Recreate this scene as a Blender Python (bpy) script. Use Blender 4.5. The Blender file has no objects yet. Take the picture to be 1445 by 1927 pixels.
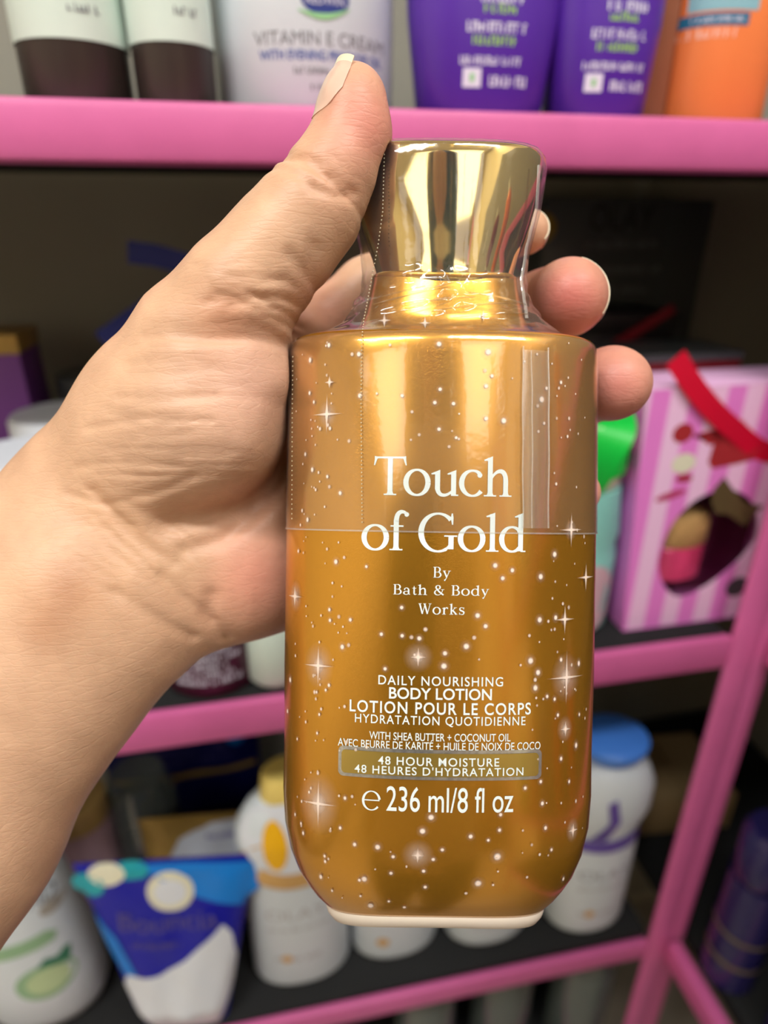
import bpy, bmesh, math, random
import numpy as np
from mathutils import Vector, Matrix

random.seed(7)
SC = bpy.context.scene
COL = SC.collection

# ------------------------------------------------------------------ camera
F = 1200.0                                   # focal length in pixels of a 1445 x 1927 frame
PITCH = math.atan(555 / 1200.0)
YAW = math.radians(11.53)
R_ = Vector((math.cos(YAW), -math.sin(YAW), 0))
FH = Vector((math.sin(YAW), math.cos(YAW), 0))
FW = FH * math.cos(PITCH) - Vector((0, 0, 1)) * math.sin(PITCH)
UP = FH * math.sin(PITCH) + Vector((0, 0, 1)) * math.cos(PITCH)
cam_d = bpy.data.cameras.new('camera')
cam_d.sensor_width = 36
cam_d.lens = F / 1927 * 36
cam_d.clip_start = 0.01
cam_d.dof.use_dof = True
cam_d.dof.focus_distance = 0.149
cam_d.dof.aperture_fstop = 7.0
cam = bpy.data.objects.new('camera', cam_d)
COL.objects.link(cam)
m = Matrix.Identity(4)
for i in range(3):
    m[i][0], m[i][1], m[i][2] = R_[i], UP[i], -FW[i]
cam.matrix_world = m
SC.camera = cam
# frame of the held things: x right, y away from the lens, z up the picture
HAND = Matrix.Identity(4)
for i in range(3):
    HAND[i][0], HAND[i][1], HAND[i][2] = R_[i], FW[i], UP[i]

# ------------------------------------------------------------------ world, exposure
w = bpy.data.worlds.new('world')
SC.world = w
w.use_nodes = True
w.node_tree.nodes['Background'].inputs[0].default_value = (0.8, 0.85, 0.9, 1)
w.node_tree.nodes['Background'].inputs[1].default_value = 0.25
SC.view_settings.view_transform = 'Standard'
SC.view_settings.look = 'None'
SC.view_settings.exposure = 0.36
SC.view_settings.gamma = 1.0
SC.view_settings.use_curve_mapping = False
SC.cycles.use_denoising = True
SC.cycles.max_bounces = 10
SC.cycles.transparent_max_bounces = 16
SC.cycles.caustics_reflective = False
SC.cycles.caustics_refractive = False

FLOOR_Z, CEIL_Z = -1.11, 1.45
# ceiling luminaires: (x, y, length along x, width along y, watts)
LAMPS = [(-0.75, -0.50, 0.9, 0.22, 16), (0.55, -0.50, 0.9, 0.22, 12), (-1.0, -1.75, 1.5, 1.3, 11),
         (0.35, -1.75, 0.9, 1.3, 7)]


def area_light(name, loc, sx, sy, watts, col=(1, 0.985, 0.96)):
    l = bpy.data.lights.new(name, 'AREA')
    l.shape = 'RECTANGLE'
    l.size, l.size_y = sx, sy
    l.energy = watts
    l.color = col
    o = bpy.data.objects.new(name, l)
    o.location = loc
    COL.objects.link(o)
    return o


for (lx, ly, sx, sy, wt) in LAMPS:
    area_light('lamp_glow', (lx, ly, CEIL_Z - 0.062), sx, sy, wt)

# ------------------------------------------------------------------ helpers


def lin(c):
    return tuple((v / 12.92 if v <= 0.04045 else ((v + 0.055) / 1.055) ** 2.4) for v in (x / 255 for x in c))


def mat(name, rgb, rough=0.5, metal=0.0, noise=0.06, scale=60, bump=0.0, spec=0.5, coat=0.0, trans=0.0, alpha=1.0, raw=False):
    mt = bpy.data.materials.new(name)
    mt.use_nodes = True
    nt = mt.node_tree
    b = nt.nodes['Principled BSDF']
    c = rgb if raw else lin(rgb)
    b.inputs['Roughness'].default_value = rough
    b.inputs['Metallic'].default_value = metal
    b.inputs['Specular IOR Level'].default_value = spec
    b.inputs['Coat Weight'].default_value = coat
    b.inputs['Coat Roughness'].default_value = 0.08
    b.inputs['Transmission Weight'].default_value = trans
    b.inputs['Alpha'].default_value = alpha
    tc = nt.nodes.new('ShaderNodeTexCoord')
    nz = nt.nodes.new('ShaderNodeTexNoise')
    nz.inputs['Scale'].default_value = scale
    nz.inputs['Detail'].default_value = 4
    nt.links.new(tc.outputs['Object'], nz.inputs['Vector'])
    mx = nt.nodes.new('ShaderNodeMix')
    mx.data_type = 'RGBA'
    mx.inputs[6].default_value = (*[v * (1 - noise) for v in c], 1)
    mx.inputs[7].default_value = (*[min(1, v * (1 + noise)) for v in c], 1)
    nt.links.new(nz.outputs['Fac'], mx.inputs[0])
    nt.links.new(mx.outputs[2], b.inputs['Base Color'])
    if bump:
        bp = nt.nodes.new('ShaderNodeBump')
        bp.inputs['Strength'].default_value = bump
        bp.inputs['Distance'].default_value = 0.001
        nt.links.new(nz.outputs['Fac'], bp.inputs['Height'])
        nt.links.new(bp.outputs['Normal'], b.inputs['Normal'])
    return mt


def clear_mat(name, tint, rough=0.08, gloss=0.12, fres=1.45, haze=0.0, haze_col=(1, 1, 1)):
    mt = bpy.data.materials.new(name)
    mt.use_nodes = True
    nt = mt.node_tree
    nt.nodes.remove(nt.nodes['Principled BSDF'])
    out = nt.nodes['Material Output']
    tr = nt.nodes.new('ShaderNodeBsdfTransparent')
    tr.inputs[0].default_value = (*tint, 1)
    gl = nt.nodes.new('ShaderNodeBsdfGlossy')
    gl.inputs['Roughness'].default_value = rough
    gl.inputs['Color'].default_value = (1, 1, 1, 1)
    fr = nt.nodes.new('ShaderNodeLayerWeight')
    fr.inputs['Blend'].default_value = 0.5
    pw = nt.nodes.new('ShaderNodeMath')
    pw.operation = 'POWER'
    pw.inputs[1].default_value = 4.0
    nt.links.new(fr.outputs['Facing'], pw.inputs[0])
    tc = nt.nodes.new('ShaderNodeTexCoord')
    nz = nt.nodes.new('ShaderNodeTexNoise')
    nz.inputs['Scale'].default_value = 160
    nz.inputs['Detail'].default_value = 3
    nt.links.new(tc.outputs['Object'], nz.inputs['Vector'])
    bp = nt.nodes.new('ShaderNodeBump')
    bp.inputs['Strength'].default_value = 0.12
    bp.inputs['Distance'].default_value = 0.001
    nt.links.new(nz.outputs['Fac'], bp.inputs['Height'])
    nt.links.new(bp.outputs['Normal'], gl.inputs['Normal'])
    nt.links.new(bp.outputs['Normal'], fr.inputs['Normal'])
    mth = nt.nodes.new('ShaderNodeMath')
    mth.operation = 'MULTIPLY_ADD'
    mth.inputs[1].default_value = 0.6
    mth.use_clamp = True
    mth.inputs[2].default_value = gloss
    nt.links.new(pw.outputs[0], mth.inputs[0])
    mx = nt.nodes.new('ShaderNodeMixShader')
    nt.links.new(mth.outputs[0], mx.inputs[0])
    if haze:
        df = nt.nodes.new('ShaderNodeBsdfDiffuse')
        df.inputs[0].default_value = (*haze_col, 1)
        mh = nt.nodes.new('ShaderNodeMixShader')
        mh.inputs[0].default_value = haze
        nt.links.new(tr.outputs[0], mh.inputs[1])
        nt.links.new(df.outputs[0], mh.inputs[2])
        nt.links.new(mh.outputs[0], mx.inputs[1])
    else:
        nt.links.new(tr.outputs[0], mx.inputs[1])
    nt.links.new(gl.outputs[0], mx.inputs[2])
    nt.links.new(mx.outputs[0], out.inputs['Surface'])
    return mt


def mesh_obj(name, verts, faces, material=None, parent=None, smooth=True, sharp=40, M=None):
    me = bpy.data.meshes.new(name)
    me.from_pydata([tuple(v) for v in verts], [], [tuple(f) for f in faces])
    me.update()
    if smooth and len(me.polygons):
        me.polygons.foreach_set('use_smooth', [True] * len(me.polygons))
        me.set_sharp_from_angle(angle=math.radians(sharp))
    o = bpy.data.objects.new(name, me)
    COL.objects.link(o)
    if material:
        me.materials.append(material)
    if parent:
        o.parent = parent
    if M is not None:
        o.matrix_basis = M
    return o


def empty(name, loc=(0, 0, 0), rz=0, M=None):
    o = bpy.data.objects.new(name, None)
    o.empty_display_size = 0.02
    COL.objects.link(o)
    if M is not None:
        o.matrix_world = M
    else:
        o.location = loc
        o.rotation_euler = (0, 0, rz)
    return o


def tag(o, label, cat, group=None):
    o['label'] = label
    o['category'] = cat
    if group:
        o['group'] = group
    return o


def struct(o):
    o['kind'] = 'structure'
    return o


def stuff(o):
    o['kind'] = 'stuff'
    return o


def box_vf(x0, x1, y0, y1, z0, z1, bev=0.0, seg=2):
    bm = bmesh.new()
    bmesh.ops.create_cube(bm, size=1)
    for v in bm.verts:
        v.co = Vector(((x0 + x1) / 2 + v.co.x * (x1 - x0), (y0 + y1) / 2 + v.co.y * (y1 - y0), (z0 + z1) / 2 + v.co.z * (z1 - z0)))
    if bev:
        bmesh.ops.bevel(bm, geom=bm.edges[:], offset=bev, segments=seg, affect='EDGES', profile=0.5)
    bm.verts.index_update()
    vs = [v.co.copy() for v in bm.verts]
    fs = [[v.index for v in f.verts] for f in bm.faces]
    bm.free()
    return vs, fs


def box(name, b, material, parent=None, bev=0.0, M=None):
    v, f = box_vf(*b, bev=bev)
    return mesh_obj(name, v, f, material, parent, M=M, sharp=35)


def oval_vf(profile, seg=64, n=2.0, arch=0.0, bottom=True, top=True):
    """rings of (z, half width, half depth); front of the shape looks along -y"""
    vs, fs = [], []
    for (z, hw, hd) in profile:
        for k in range(seg):
            a = 2 * math.pi * k / seg
            c, s = math.cos(a), math.sin(a)
            x = math.copysign(abs(c) ** (2 / n), c)
            y = math.copysign(abs(s) ** (2 / n), s)
            vs.append((x * hw, y * hd, z * (1 + arch * x * x)))
    for r in range(len(profile) - 1):
        for k in range(seg):
            a, b = r * seg + k, r * seg + (k + 1) % seg
            fs.append((a, b, b + seg, a + seg) if profile[r + 1][0] >= profile[r][0] or True else (a, a + seg, b + seg, b))
    if bottom:
        fs.append(tuple(range(seg - 1, -1, -1)))
    if top:
        o = (len(profile) - 1) * seg
        fs.append(tuple(range(o, o + seg)))
    return vs, fs


def oval(name, profile, material, parent=None, seg=48, n=2.0, arch=0.0, bottom=True, top=True, M=None, sharp=40):
    v, f = oval_vf(profile, seg, n, arch, bottom, top)
    return mesh_obj(name, v, f, material, parent, M=M, sharp=sharp)


def interp(profile, z):
    p = sorted(profile)
    zs = [q[0] for q in p]
    return float(np.interp(z, zs, [q[1] for q in p])), float(np.interp(z, zs, [q[2] for q in p]))


class Print:
    """flat print gathered as 2-D faces, then laid on a front surface"""

    def __init__(s):
        s.v, s.f = [], []

    def add(s, vs, fs):
        o = len(s.v)
        s.v += [tuple(p[:2]) for p in vs]
        s.f += [tuple(i + o for i in f) for f in fs]
        return s

    def rect(s, x0, x1, z0, z1):
        nx = max(1, int(abs(x1 - x0) / 0.002))
        vs, fs = [], []
        for i in range(nx + 1):
            x = x0 + (x1 - x0) * i / nx
            vs += [(x, z0), (x, z1)]
        for i in range(nx):
            fs.append((2 * i, 2 * i + 2, 2 * i + 3, 2 * i + 1))
        return s.add(vs, fs)

    def disc(s, x, z, rx, rz=None, seg=28, rot=0):
        rz = rz or rx
        vs = [(x, z)]
        for r in (0.5, 1.0):
            for k in range(seg):
                a = 2 * math.pi * k / seg
                px, pz = r * rx * math.cos(a), r * rz * math.sin(a)
                vs.append((x + px * math.cos(rot) - pz * math.sin(rot), z + px * math.sin(rot) + pz * math.cos(rot)))
        fs = [(0, 1 + k, 1 + (k + 1) % seg) for k in range(seg)]
        fs += [(1 + k, 1 + seg + k, 1 + seg + (k + 1) % seg, 1 + (k + 1) % seg) for k in range(seg)]
        return s.add(vs, fs)

    def poly(s, pts):
        bm = bmesh.new()
        f = bm.faces.new([bm.verts.new((p[0], p[1], 0)) for p in pts])
        bmesh.ops.triangulate(bm, faces=[f])
        xs = [p[0] for p in pts]
        st = max(0.003, (max(xs) - min(xs)) / 24)
        x = min(xs) + st
        while x < max(xs):
            bmesh.ops.bisect_plane(bm, geom=bm.verts[:] + bm.edges[:] + bm.faces[:], plane_co=(x, 0, 0), plane_no=(1, 0, 0))
            x += st
        zs_ = [p[1] for p in pts]
        st = max(0.004, (max(zs_) - min(zs_)) / 24)
        z = min(zs_) + st
        while z < max(zs_):
            bmesh.ops.bisect_plane(bm, geom=bm.verts[:] + bm.edges[:] + bm.faces[:], plane_co=(0, z, 0), plane_no=(0, 1, 0))
            z += st
        bm.verts.index_update()
        s.add([v.co for v in bm.verts], [[v.index for v in f.verts] for f in bm.faces])
        bm.free()
        return s

    def words(s, x0, x1, z0, z1, seed=1, gap=0.35):
        """a line of small word-like strokes for lettering too blurred to read"""
        rr = random.Random(seed)
        h = z1 - z0
        x = x0
        while x < x1 - h * 0.3:
            wd = h * rr.uniform(0.16, 0.30)
            s.rect(x, min(x + wd, x1), z0, z1 - (h * 0.25 if rr.random() < 0.3 else 0))
            if rr.random() < 0.7:
                zz = rr.choice([z0, z0 + h * 0.42, z1 - h * 0.2])
                s.rect(x, min(x + h * 0.5, x1), zz, zz + h * 0.18)
            x += h * (rr.uniform(0.45, 0.62) if rr.random() > 0.16 else 0.62 + gap)
        return s

    def text(s, string, x0, x1, z0, z1, style='sans', bold=0.0, track=1.0):
        vs, fs = (serif2d(string) if style == 'serif' else text2d(string, bold, track))
        a = np.array(vs)
        mn, mx = a.min(0), a.max(0)
        if style == 'serif':
            mn[1], mx[1] = 0.0, 1.0
        b = np.empty_like(a)
        b[:, 0] = x0 + (a[:, 0] - mn[0]) / (mx[0] - mn[0]) * (x1 - x0)
        b[:, 1] = z0 + (a[:, 1] - mn[1]) / (mx[1] - mn[1]) * (z1 - z0)
        return s.add(b.tolist(), fs)

    def flat(s, name, material, parent, y=0.0, M=None):
        return mesh_obj(name, [(x, y, z) for x, z in s.v], s.f, material, parent, smooth=False, M=M)

    def wrap(s, name, material, parent, surf, off=0.00015):
        return mesh_obj(name, [surf(x, z, off) for x, z in s.v], s.f, material, parent, smooth=True, sharp=80)


_tcache = {}


def text2d(string, bold=0.0, track=1.0):
    key = (string, bold, track)
    if key not in _tcache:
        cu = bpy.data.curves.new('t', 'FONT')
        cu.body = string
        cu.fill_mode = 'FRONT'
        cu.resolution_u = 5
        cu.offset = bold
        cu.space_character = track
        o = bpy.data.objects.new('t', cu)
        COL.objects.link(o)
        dg = bpy.context.evaluated_depsgraph_get()
        me = bpy.data.meshes.new_from_object(o.evaluated_get(dg))
        bm = bmesh.new()
        bm.from_mesh(me)
        xs = [v.co.x for v in bm.verts]
        st = 0.16
        x = min(xs) + st
        while x < max(xs):
            bmesh.ops.bisect_plane(bm, geom=bm.verts[:] + bm.edges[:] + bm.faces[:], plane_co=(x, 0, 0), plane_no=(1, 0, 0))
            x += st
        bm.verts.index_update()
        _tcache[key] = ([(v.co.x, v.co.y) for v in bm.verts], [[v.index for v in f.verts] for f in bm.faces])
        bm.free()
        bpy.data.objects.remove(o)
        bpy.data.curves.remove(cu)
        bpy.data.meshes.remove(me)
    return _tcache[key]


# ---- roman lettering drawn with strokes (cap height 1, x-height .68)
def _strip(pts, ws):
    pts = np.array(pts, float)
    if np.isscalar(ws):
        ws = [ws] * len(pts)
    ws = np.interp(np.linspace(0, 1, len(pts)), np.linspace(0, 1, len(ws)), ws)
    t = np.gradient(pts, axis=0)
    t /= np.linalg.norm(t, axis=1)[:, None] + 1e-9
    nrm = np.stack([-t[:, 1], t[:, 0]], 1)
    L, Rr = pts + nrm * ws[:, None] / 2, pts - nrm * ws[:, None] / 2
    vs = np.concatenate([L, Rr]).tolist()
    k = len(pts)
    return vs, [(i, k + i, k + i + 1, i + 1) for i in range(k - 1)]


def _bez(a, b, c, d, n=12):
    t = np.linspace(0, 1, n)[:, None]
    a, b, c, d = map(np.array, (a, b, c, d))
    return ((1 - t) ** 3 * a + 3 * (1 - t) ** 2 * t * b + 3 * (1 - t) * t * t * c + t ** 3 * d).tolist()


def _arc(cx, cy, rx, ry, a0, a1, thin, thick, n=40, tilt=0.0):
    a = np.radians(np.linspace(a0, a1, n))
    pts = np.stack([cx + rx * np.cos(a), cy + ry * np.sin(a)], 1)
    ws = thin + (thick - thin) * np.abs(np.cos(a + math.radians(tilt))) ** 1.4
    return _strip(pts, ws)


def _dot(x, y, r):
    return ([(x, y)] + [(x + r * math.cos(k * math.pi / 6), y + r * math.sin(k * math.pi / 6)) for k in range(12)],
            [(0, 1 + k, 1 + (k + 1) % 12) for k in range(12)])


S_, T_ = 0.135, 0.055            # stem and hairline weights


def _line(x0, y0, x1, y1, w):
    return _strip([(x0, y0), ((x0 + x1) / 2, (y0 + y1) / 2), (x1, y1)], w)


def _foot(x, y=0.0, wd=0.17, up=1):
    return [_line(x - wd, y + up * 0.018, x + wd, y + up * 0.018, 0.036),
            _strip([(x, y + up * 0.0), (x, y + up * 0.05), (x, y + up * 0.10)], [S_ * 1.9, S_ * 1.25, S_])]


def _flag(x, y):
    return [([(x - 0.17, y - 0.085), (x - 0.16, y - 0.115), (x + S_ / 2, y - 0.10), (x + S_ / 2, y + 0.01)], [(0, 1, 2, 3)])]


def _glyph(c):
    g = []
    if c == 'T':
        g += [_line(0.02, 0.972, 0.84, 0.972, 0.05), _line(0.43, 0, 0.43, 0.97, S_)] + _foot(0.43)
        g += [_strip([(0.055, 1.0), (0.035, 0.9), (0.0, 0.77)], [0.10, 0.06, 0.03]), _strip([(0.805, 1.0), (0.825, 0.9), (0.86, 0.77)], [0.10, 0.06, 0.03])]
        return g, 0.80
    if c == 'o':
        return [_arc(0.35, 0.335, 0.295, 0.325, 0, 360, T_, S_ * 1.05, 49)], 0.73
    if c == 'u':
        g += _flag(0.17, 0.66) + _flag(0.60, 0.66)
        g += [_line(0.17, 0.16, 0.17, 0.60, S_), _strip(_bez((0.17, 0.22), (0.17, -0.05), (0.45, -0.04), (0.60, 0.17)), [S_, T_ * 1.5, T_])]
        g += [_line(0.60, 0, 0.60, 0.60, S_), _line(0.60, 0.018, 0.73, 0.018, 0.036)]
        return g, 0.76
    if c == 'c':
        return [_arc(0.35, 0.335, 0.295, 0.325, 48, 322, T_, S_ * 1.05, 36), _dot(0.545, 0.545, 0.068)], 0.66
    if c in 'hk':
        g += _flag(0.17, 1.03) + [_line(0.17, 0, 0.17, 1.0, S_)] + _foot(0.17)
        if c == 'h':
            g += [_strip(_bez((0.19, 0.40), (0.26, 0.68), (0.60, 0.80), (0.60, 0.40), 16), [T_ * 0.8, T_ * 1.4, S_ * 0.9, S_]), _line(0.60, 0, 0.60, 0.42, S_)] + _foot(0.60)
            return g, 0.78
        g += [_line(0.2, 0.30, 0.52, 0.65, T_), _line(0.29, 0.40, 0.60, 0.02, S_), _line(0.38, 0.65, 0.66, 0.65, 0.036), _line(0.46, 0.018, 0.72, 0.018, 0.036)]
        return g, 0.72
    if c == 'f':
        g += [_line(0.17, 0, 0.17, 0.8, S_)] + _foot(0.17)
        g += [_strip(_bez((0.17, 0.75), (0.17, 1.06), (0.34, 1.07), (0.44, 0.97)), [S_, S_ * 0.8, T_ * 1.2]), _dot(0.44, 0.955, 0.062), _line(0.02, 0.645, 0.36, 0.645, 0.042)]
        return g, 0.42
    if c == 'G':
        g += [_arc(0.50, 0.49, 0.44, 0.50, 42, 300, T_, S_ * 1.1, 44), _strip(_bez((0.70, 0.05), (0.78, 0.10), (0.82, 0.14), (0.86, 0.2)), [T_, S_ * .9])]
        g += [_line(0.84, 0.05, 0.84, 0.40, S_), _line(0.66, 0.40, 1.0, 0.40, 0.038), _strip([(0.865, 1.0), (0.86, 0.88), (0.875, 0.70)], [0.03, 0.075, 0.03])]
        return g, 1.03
    if c == 'l':
        return _flag(0.17, 1.03) + [_line(0.17, 0, 0.17, 1.0, S_)] + _foot(0.17), 0.36
    if c == 'd':
        g += [_arc(0.34, 0.335, 0.28, 0.325, 50, 310, T_, S_ * 1.05, 36), _line(0.58, 0.02, 0.58, 1.0, S_)] + _flag(0.58, 1.03)
        g += [_line(0.5, 0.56, 0.58, 0.48, T_), _line(0.5, 0.1, 0.58, 0.17, T_), _line(0.58, 0.018, 0.72, 0.018, 0.036)]
        return g, 0.76
    if c == 'B':
        g += [_line(0.18, 0, 0.18, 1.0, S_), _line(0.03, 0.018, 0.4, 0.018, 0.04), _line(0.03, 0.982, 0.38, 0.982, 0.04), _line(0.18, 0.52, 0.42, 0.52, 0.04)]
        g += [_arc(0.38, 0.75, 0.22, 0.235, -90, 90, T_, S_), _arc(0.40, 0.27, 0.27, 0.255, -90, 90, T_, S_)]
        return g, 0.76
    if c == 'y':
        g += [_line(0.10, 0.64, 0.33, 0.06, S_), _strip([(0.56, 0.64), (0.33, 0.04), (0.2, -0.24)], T_ * 1.1), _dot(0.17, -0.23, 0.07), _line(0.0, 0.645, 0.26, 0.645, 0.04), _line(0.44, 0.645, 0.68, 0.645, 0.04)]
        return g, 0.68
    if c == 'a':
        g += [_strip(_bez((0.1, 0.52), (0.15, 0.72), (0.46, 0.74), (0.46, 0.42)), [T_ * 1.2, T_ * 1.2, S_]), _dot(0.12, 0.51, 0.065), _line(0.46, 0.06, 0.46, 0.45, S_), _arc(0.26, 0.17, 0.2, 0.16, 60, 300, T_, S_, 24)]
        g += [_line(0.36, 0.32, 0.46, 0.38, T_), _line(0.36, 0.03, 0.46, 0.12, T_), _line(0.46, 0.03, 0.6, 0.03, 0.05)]
        return g, 0.62
    if c == 't':
        g += [_strip([(0.2, 0.86), (0.2, 0.7), (0.2, 0.12)], [0.03, S_ * .8, S_]), _strip(_bez((0.2, 0.2), (0.2, -0.02), (0.3, -0.0), (0.4, 0.08)), [S_, T_]), _line(0.04, 0.645, 0.38, 0.645, 0.045)]
        return g, 0.42
    if c == '&':
        g += [_arc(0.36, 0.78, 0.17, 0.19, 0, 360, T_, S_ * .9, 32), _strip(_bez((0.24, 0.66), (0.36, 0.4), (0.6, 0.2), (0.82, 0.02)), S_)]
        g += [_strip(_bez((0.34, 0.56), (-0.06, 0.4), (0.06, 0.0), (0.36, 0.02)), [T_, S_, T_]), _strip(_bez((0.36, 0.02), (0.6, 0.02), (0.72, 0.3), (0.74, 0.54)), T_), _line(0.6, 0.56, 0.88, 0.56, 0.04)]
        return g, 0.92
    if c == 'W':
        g += [_line(0.12, 0.98, 0.36, 0.02, S_), _line(0.36, 0.02, 0.58, 0.95, T_), _line(0.54, 0.98, 0.80, 0.02, S_), _line(0.80, 0.02, 1.03, 0.98, T_)]
        g += [_line(0.0, 0.98, 0.28, 0.98, 0.04), _line(0.42, 0.98, 0.68, 0.98, 0.04), _line(0.9, 0.98, 1.16, 0.98, 0.04)]
        return g, 1.16
    if c == 'r':
        g += _flag(0.17, 0.66) + [_line(0.17, 0, 0.17, 0.6, S_)] + _foot(0.17)
        g += [_strip(_bez((0.19, 0.36), (0.24, 0.6), (0.36, 0.68), (0.46, 0.62)), [T_, S_ * .7]), _dot(0.46, 0.58, 0.065)]
        return g, 0.54
    if c == 's':
        g += [_strip(_bez((0.44, 0.56), (0.34, 0.74), (0.02, 0.68), (0.1, 0.46)), [T_, T_, S_ * .9]), _strip(_bez((0.1, 0.46), (0.14, 0.34), (0.46, 0.36), (0.46, 0.18)), S_),
              _strip(_bez((0.46, 0.18), (0.46, -0.04), (0.14, -0.04), (0.06, 0.14)), [S_ * .9, T_, T_]), _line(0.45, 0.68, 0.43, 0.48, T_), _line(0.06, 0.0, 0.07, 0.2, T_)]
        return g, 0.54
    return [], 0.34


def serif2d(string):
    vs, fs, x = [], [], 0.0
    sp = 0.0
    if string.startswith('~'):
        string, sp = string[1:], 0.10
    for c in string:
        g, adv = _glyph(c)
        for v, f in g:
            o = len(vs)
            vs += [(p[0] + x, p[1]) for p in v]
            fs += [tuple(i + o for i in q) for q in f]
        x += adv + sp
    return vs, fs


# ---- where a photographed pixel lies on a plane of the place
def ray(px, py):
    return R_ * ((px - 722.5) / F) + UP * ((963.5 - py) / F) + FW


def on_y(px, py, Y):
    d = ray(px, py)
    return d * (Y / d.y)


def on_z(px, py, Z):
    d = ray(px, py)
    return d * (Z / d.z)


def z_of(X, Y, py):
    """height over (X, Y) seen at picture row py"""
    k = (963.5 - py) / F
    base = Vector((X, Y, 0))
    a, b = base.dot(UP), base.dot(FW)
    return (k * b - a) / (UP.z - k * FW.z)


# ------------------------------------------------------------------ materials
M_pink = mat('pink_paint', (223, 110, 172), 0.38, noise=0.10, scale=35, bump=0.25)
M_board = mat('black_board', (40, 41, 42), 0.75, noise=0.15, scale=20, spec=0.15)
M_back = mat('grey_back_board', (150, 148, 138), 0.7, noise=0.06, scale=8)
M_white = mat('white_plastic', (222, 232, 240), 0.3, noise=0.02)
M_offwhite = mat('satin_white_label', (214, 232, 222), 0.45, noise=0.02)
M_brown = mat('dark_brown_plastic', (58, 50, 46), 0.35, noise=0.1)
M_purple = mat('violet_plastic', (88, 44, 168), 0.3, noise=0.04)
M_orange = mat('orange_plastic', (255, 140, 78), 0.35, noise=0.04)
M_bronze = mat('bronze_carton', (150, 92, 66), 0.35, noise=0.1)
M_print_white = mat('white_ink', (228, 226, 246), 0.5, noise=0.02)
M_print_lime = mat('lime_ink', (160, 212, 90), 0.5, noise=0.02)
M_print_grey = mat('grey_ink', (120, 122, 130), 0.5, noise=0.02)
M_print_blue = mat('blue_ink', (60, 84, 165), 0.5, noise=0.02)
M_navy = mat('navy_ink', (38, 56, 140), 0.45, noise=0.03)
M_print_green = mat('green_ink', (150, 210, 150), 0.5, noise=0.03)
M_teal_ink = mat('teal_ink', (28, 110, 150), 0.5, noise=0.03)
M_maroon = mat('maroon_plastic', (74, 22, 48), 0.3, noise=0.06)
M_red = mat('red_satin', (214, 14, 52), 0.4, noise=0.06)
M_darkred = mat('dark_red_carton', (120, 16, 30), 0.4, noise=0.1)
M_black = mat('black_carton', (22, 18, 20), 0.4, noise=0.1)
M_gift = mat('pink_card', (240, 140, 224), 0.45, noise=0.03)
M_gift_light = mat('pale_pink_ink', (248, 196, 240), 0.45, noise=0.02)
M_green = mat('green_satin', (20, 200, 70), 0.4, noise=0.05)
M_aqua = mat('aqua_plastic', (140, 208, 200), 0.4, noise=0.05)
M_pinklabel = mat('dusty_pink_label', (214, 178, 190), 0.5, noise=0.04)
M_goldplastic = mat('gold_lid', (222, 186, 118), 0.3, metal=0.15, noise=0.05)
M_goldfoil = mat('gold_film', (196, 160, 84), 0.35, metal=0.3, noise=0.2, scale=40)
M_bluefilm = mat('blue_film', (10, 18, 165), 0.3, noise=0.1, scale=30)
M_skyink = mat('sky_blue_ink', (20, 130, 225), 0.35, noise=0.05)
M_turq = mat('turquoise_ink', (30, 165, 180), 0.35, noise=0.05)
M_indigo = mat('indigo_film', (18, 22, 92), 0.3, noise=0.15, scale=30)
M_milk = mat('milk_ink', (226, 232, 242), 0.4, noise=0.03)
M_ivory = mat('ivory_ink', (232, 230, 205), 0.4, noise=0.04)
M_slate = mat('slate_ink', (92, 84, 150), 0.5, noise=0.04)
M_olive_ink = mat('pale_green_ink', (150, 190, 150), 0.5, noise=0.04)
M_leaf_ink = mat('dark_green_ink', (60, 130, 100), 0.5, noise=0.04)
M_avo = mat('avocado_ink', (196, 218, 170), 0.5, noise=0.06)
M_yolk = mat('yolk_ink', (250, 190, 20), 0.4, noise=0.04)
M_tan = mat('tan_ink', (214, 170, 104), 0.4, noise=0.05)
M_bluecap = mat('blue_cap_plastic', (76, 140, 240), 0.35, noise=0.03)
M_lilac = mat('purple_ink', (104, 84, 170), 0.4, noise=0.05)
M_card = mat('brown_cardboard', (165, 138, 96), 0.75, noise=0.08)
M_darkpurple = mat('midnight_plastic', (40, 36, 88), 0.18, noise=0.08)
M_smoke = mat('shade_dark_carton', (70, 74, 76), 0.35, noise=0.06)  # dark grey; on the back carton it stands in for shade
M_violet = mat('violet_carton', (128, 66, 160), 0.45, noise=0.06)
M_glass = clear_mat('clear_plastic', (0.72, 0.80, 0.78), 0.08, 0.10, haze=0.12, haze_col=(0.7, 0.8, 0.78))
M_wall = mat('cream_wall_paint', (236, 226, 200), 0.8, noise=0.03, scale=6)
M_ceil = mat('ceiling_paint', (240, 236, 222), 0.8, noise=0.02, scale=6)
M_floor = mat('floor_tile', (176, 166, 152), 0.4, noise=0.08, scale=5)

# ------------------------------------------------------------------ room
X0, X1, Y0, Y1 = -2.2, 1.0, -3.0, 0.72


def slab(name, b, m_):
    return struct(box(name, b, m_))


slab('floor', (X0, X1, Y0, Y1, FLOOR_Z - 0.05, FLOOR_Z), M_floor)
slab('ceiling', (X0, X1, Y0, Y1, CEIL_Z, CEIL_Z + 0.05), M_ceil)
slab('wall_back', (X0, X1, Y1, Y1 + 0.05, FLOOR_Z, CEIL_Z), M_wall)
slab('wall_front', (X0, X1, Y0 - 0.05, Y0, FLOOR_Z, CEIL_Z), M_wall)
slab('wall_left', (X0 - 0.05, X0, Y0, Y1, FLOOR_Z, CEIL_Z), M_wall)
slab('wall_right', (X1, X1 + 0.05, Y0, Y1, FLOOR_Z, CEIL_Z), M_wall)

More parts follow.
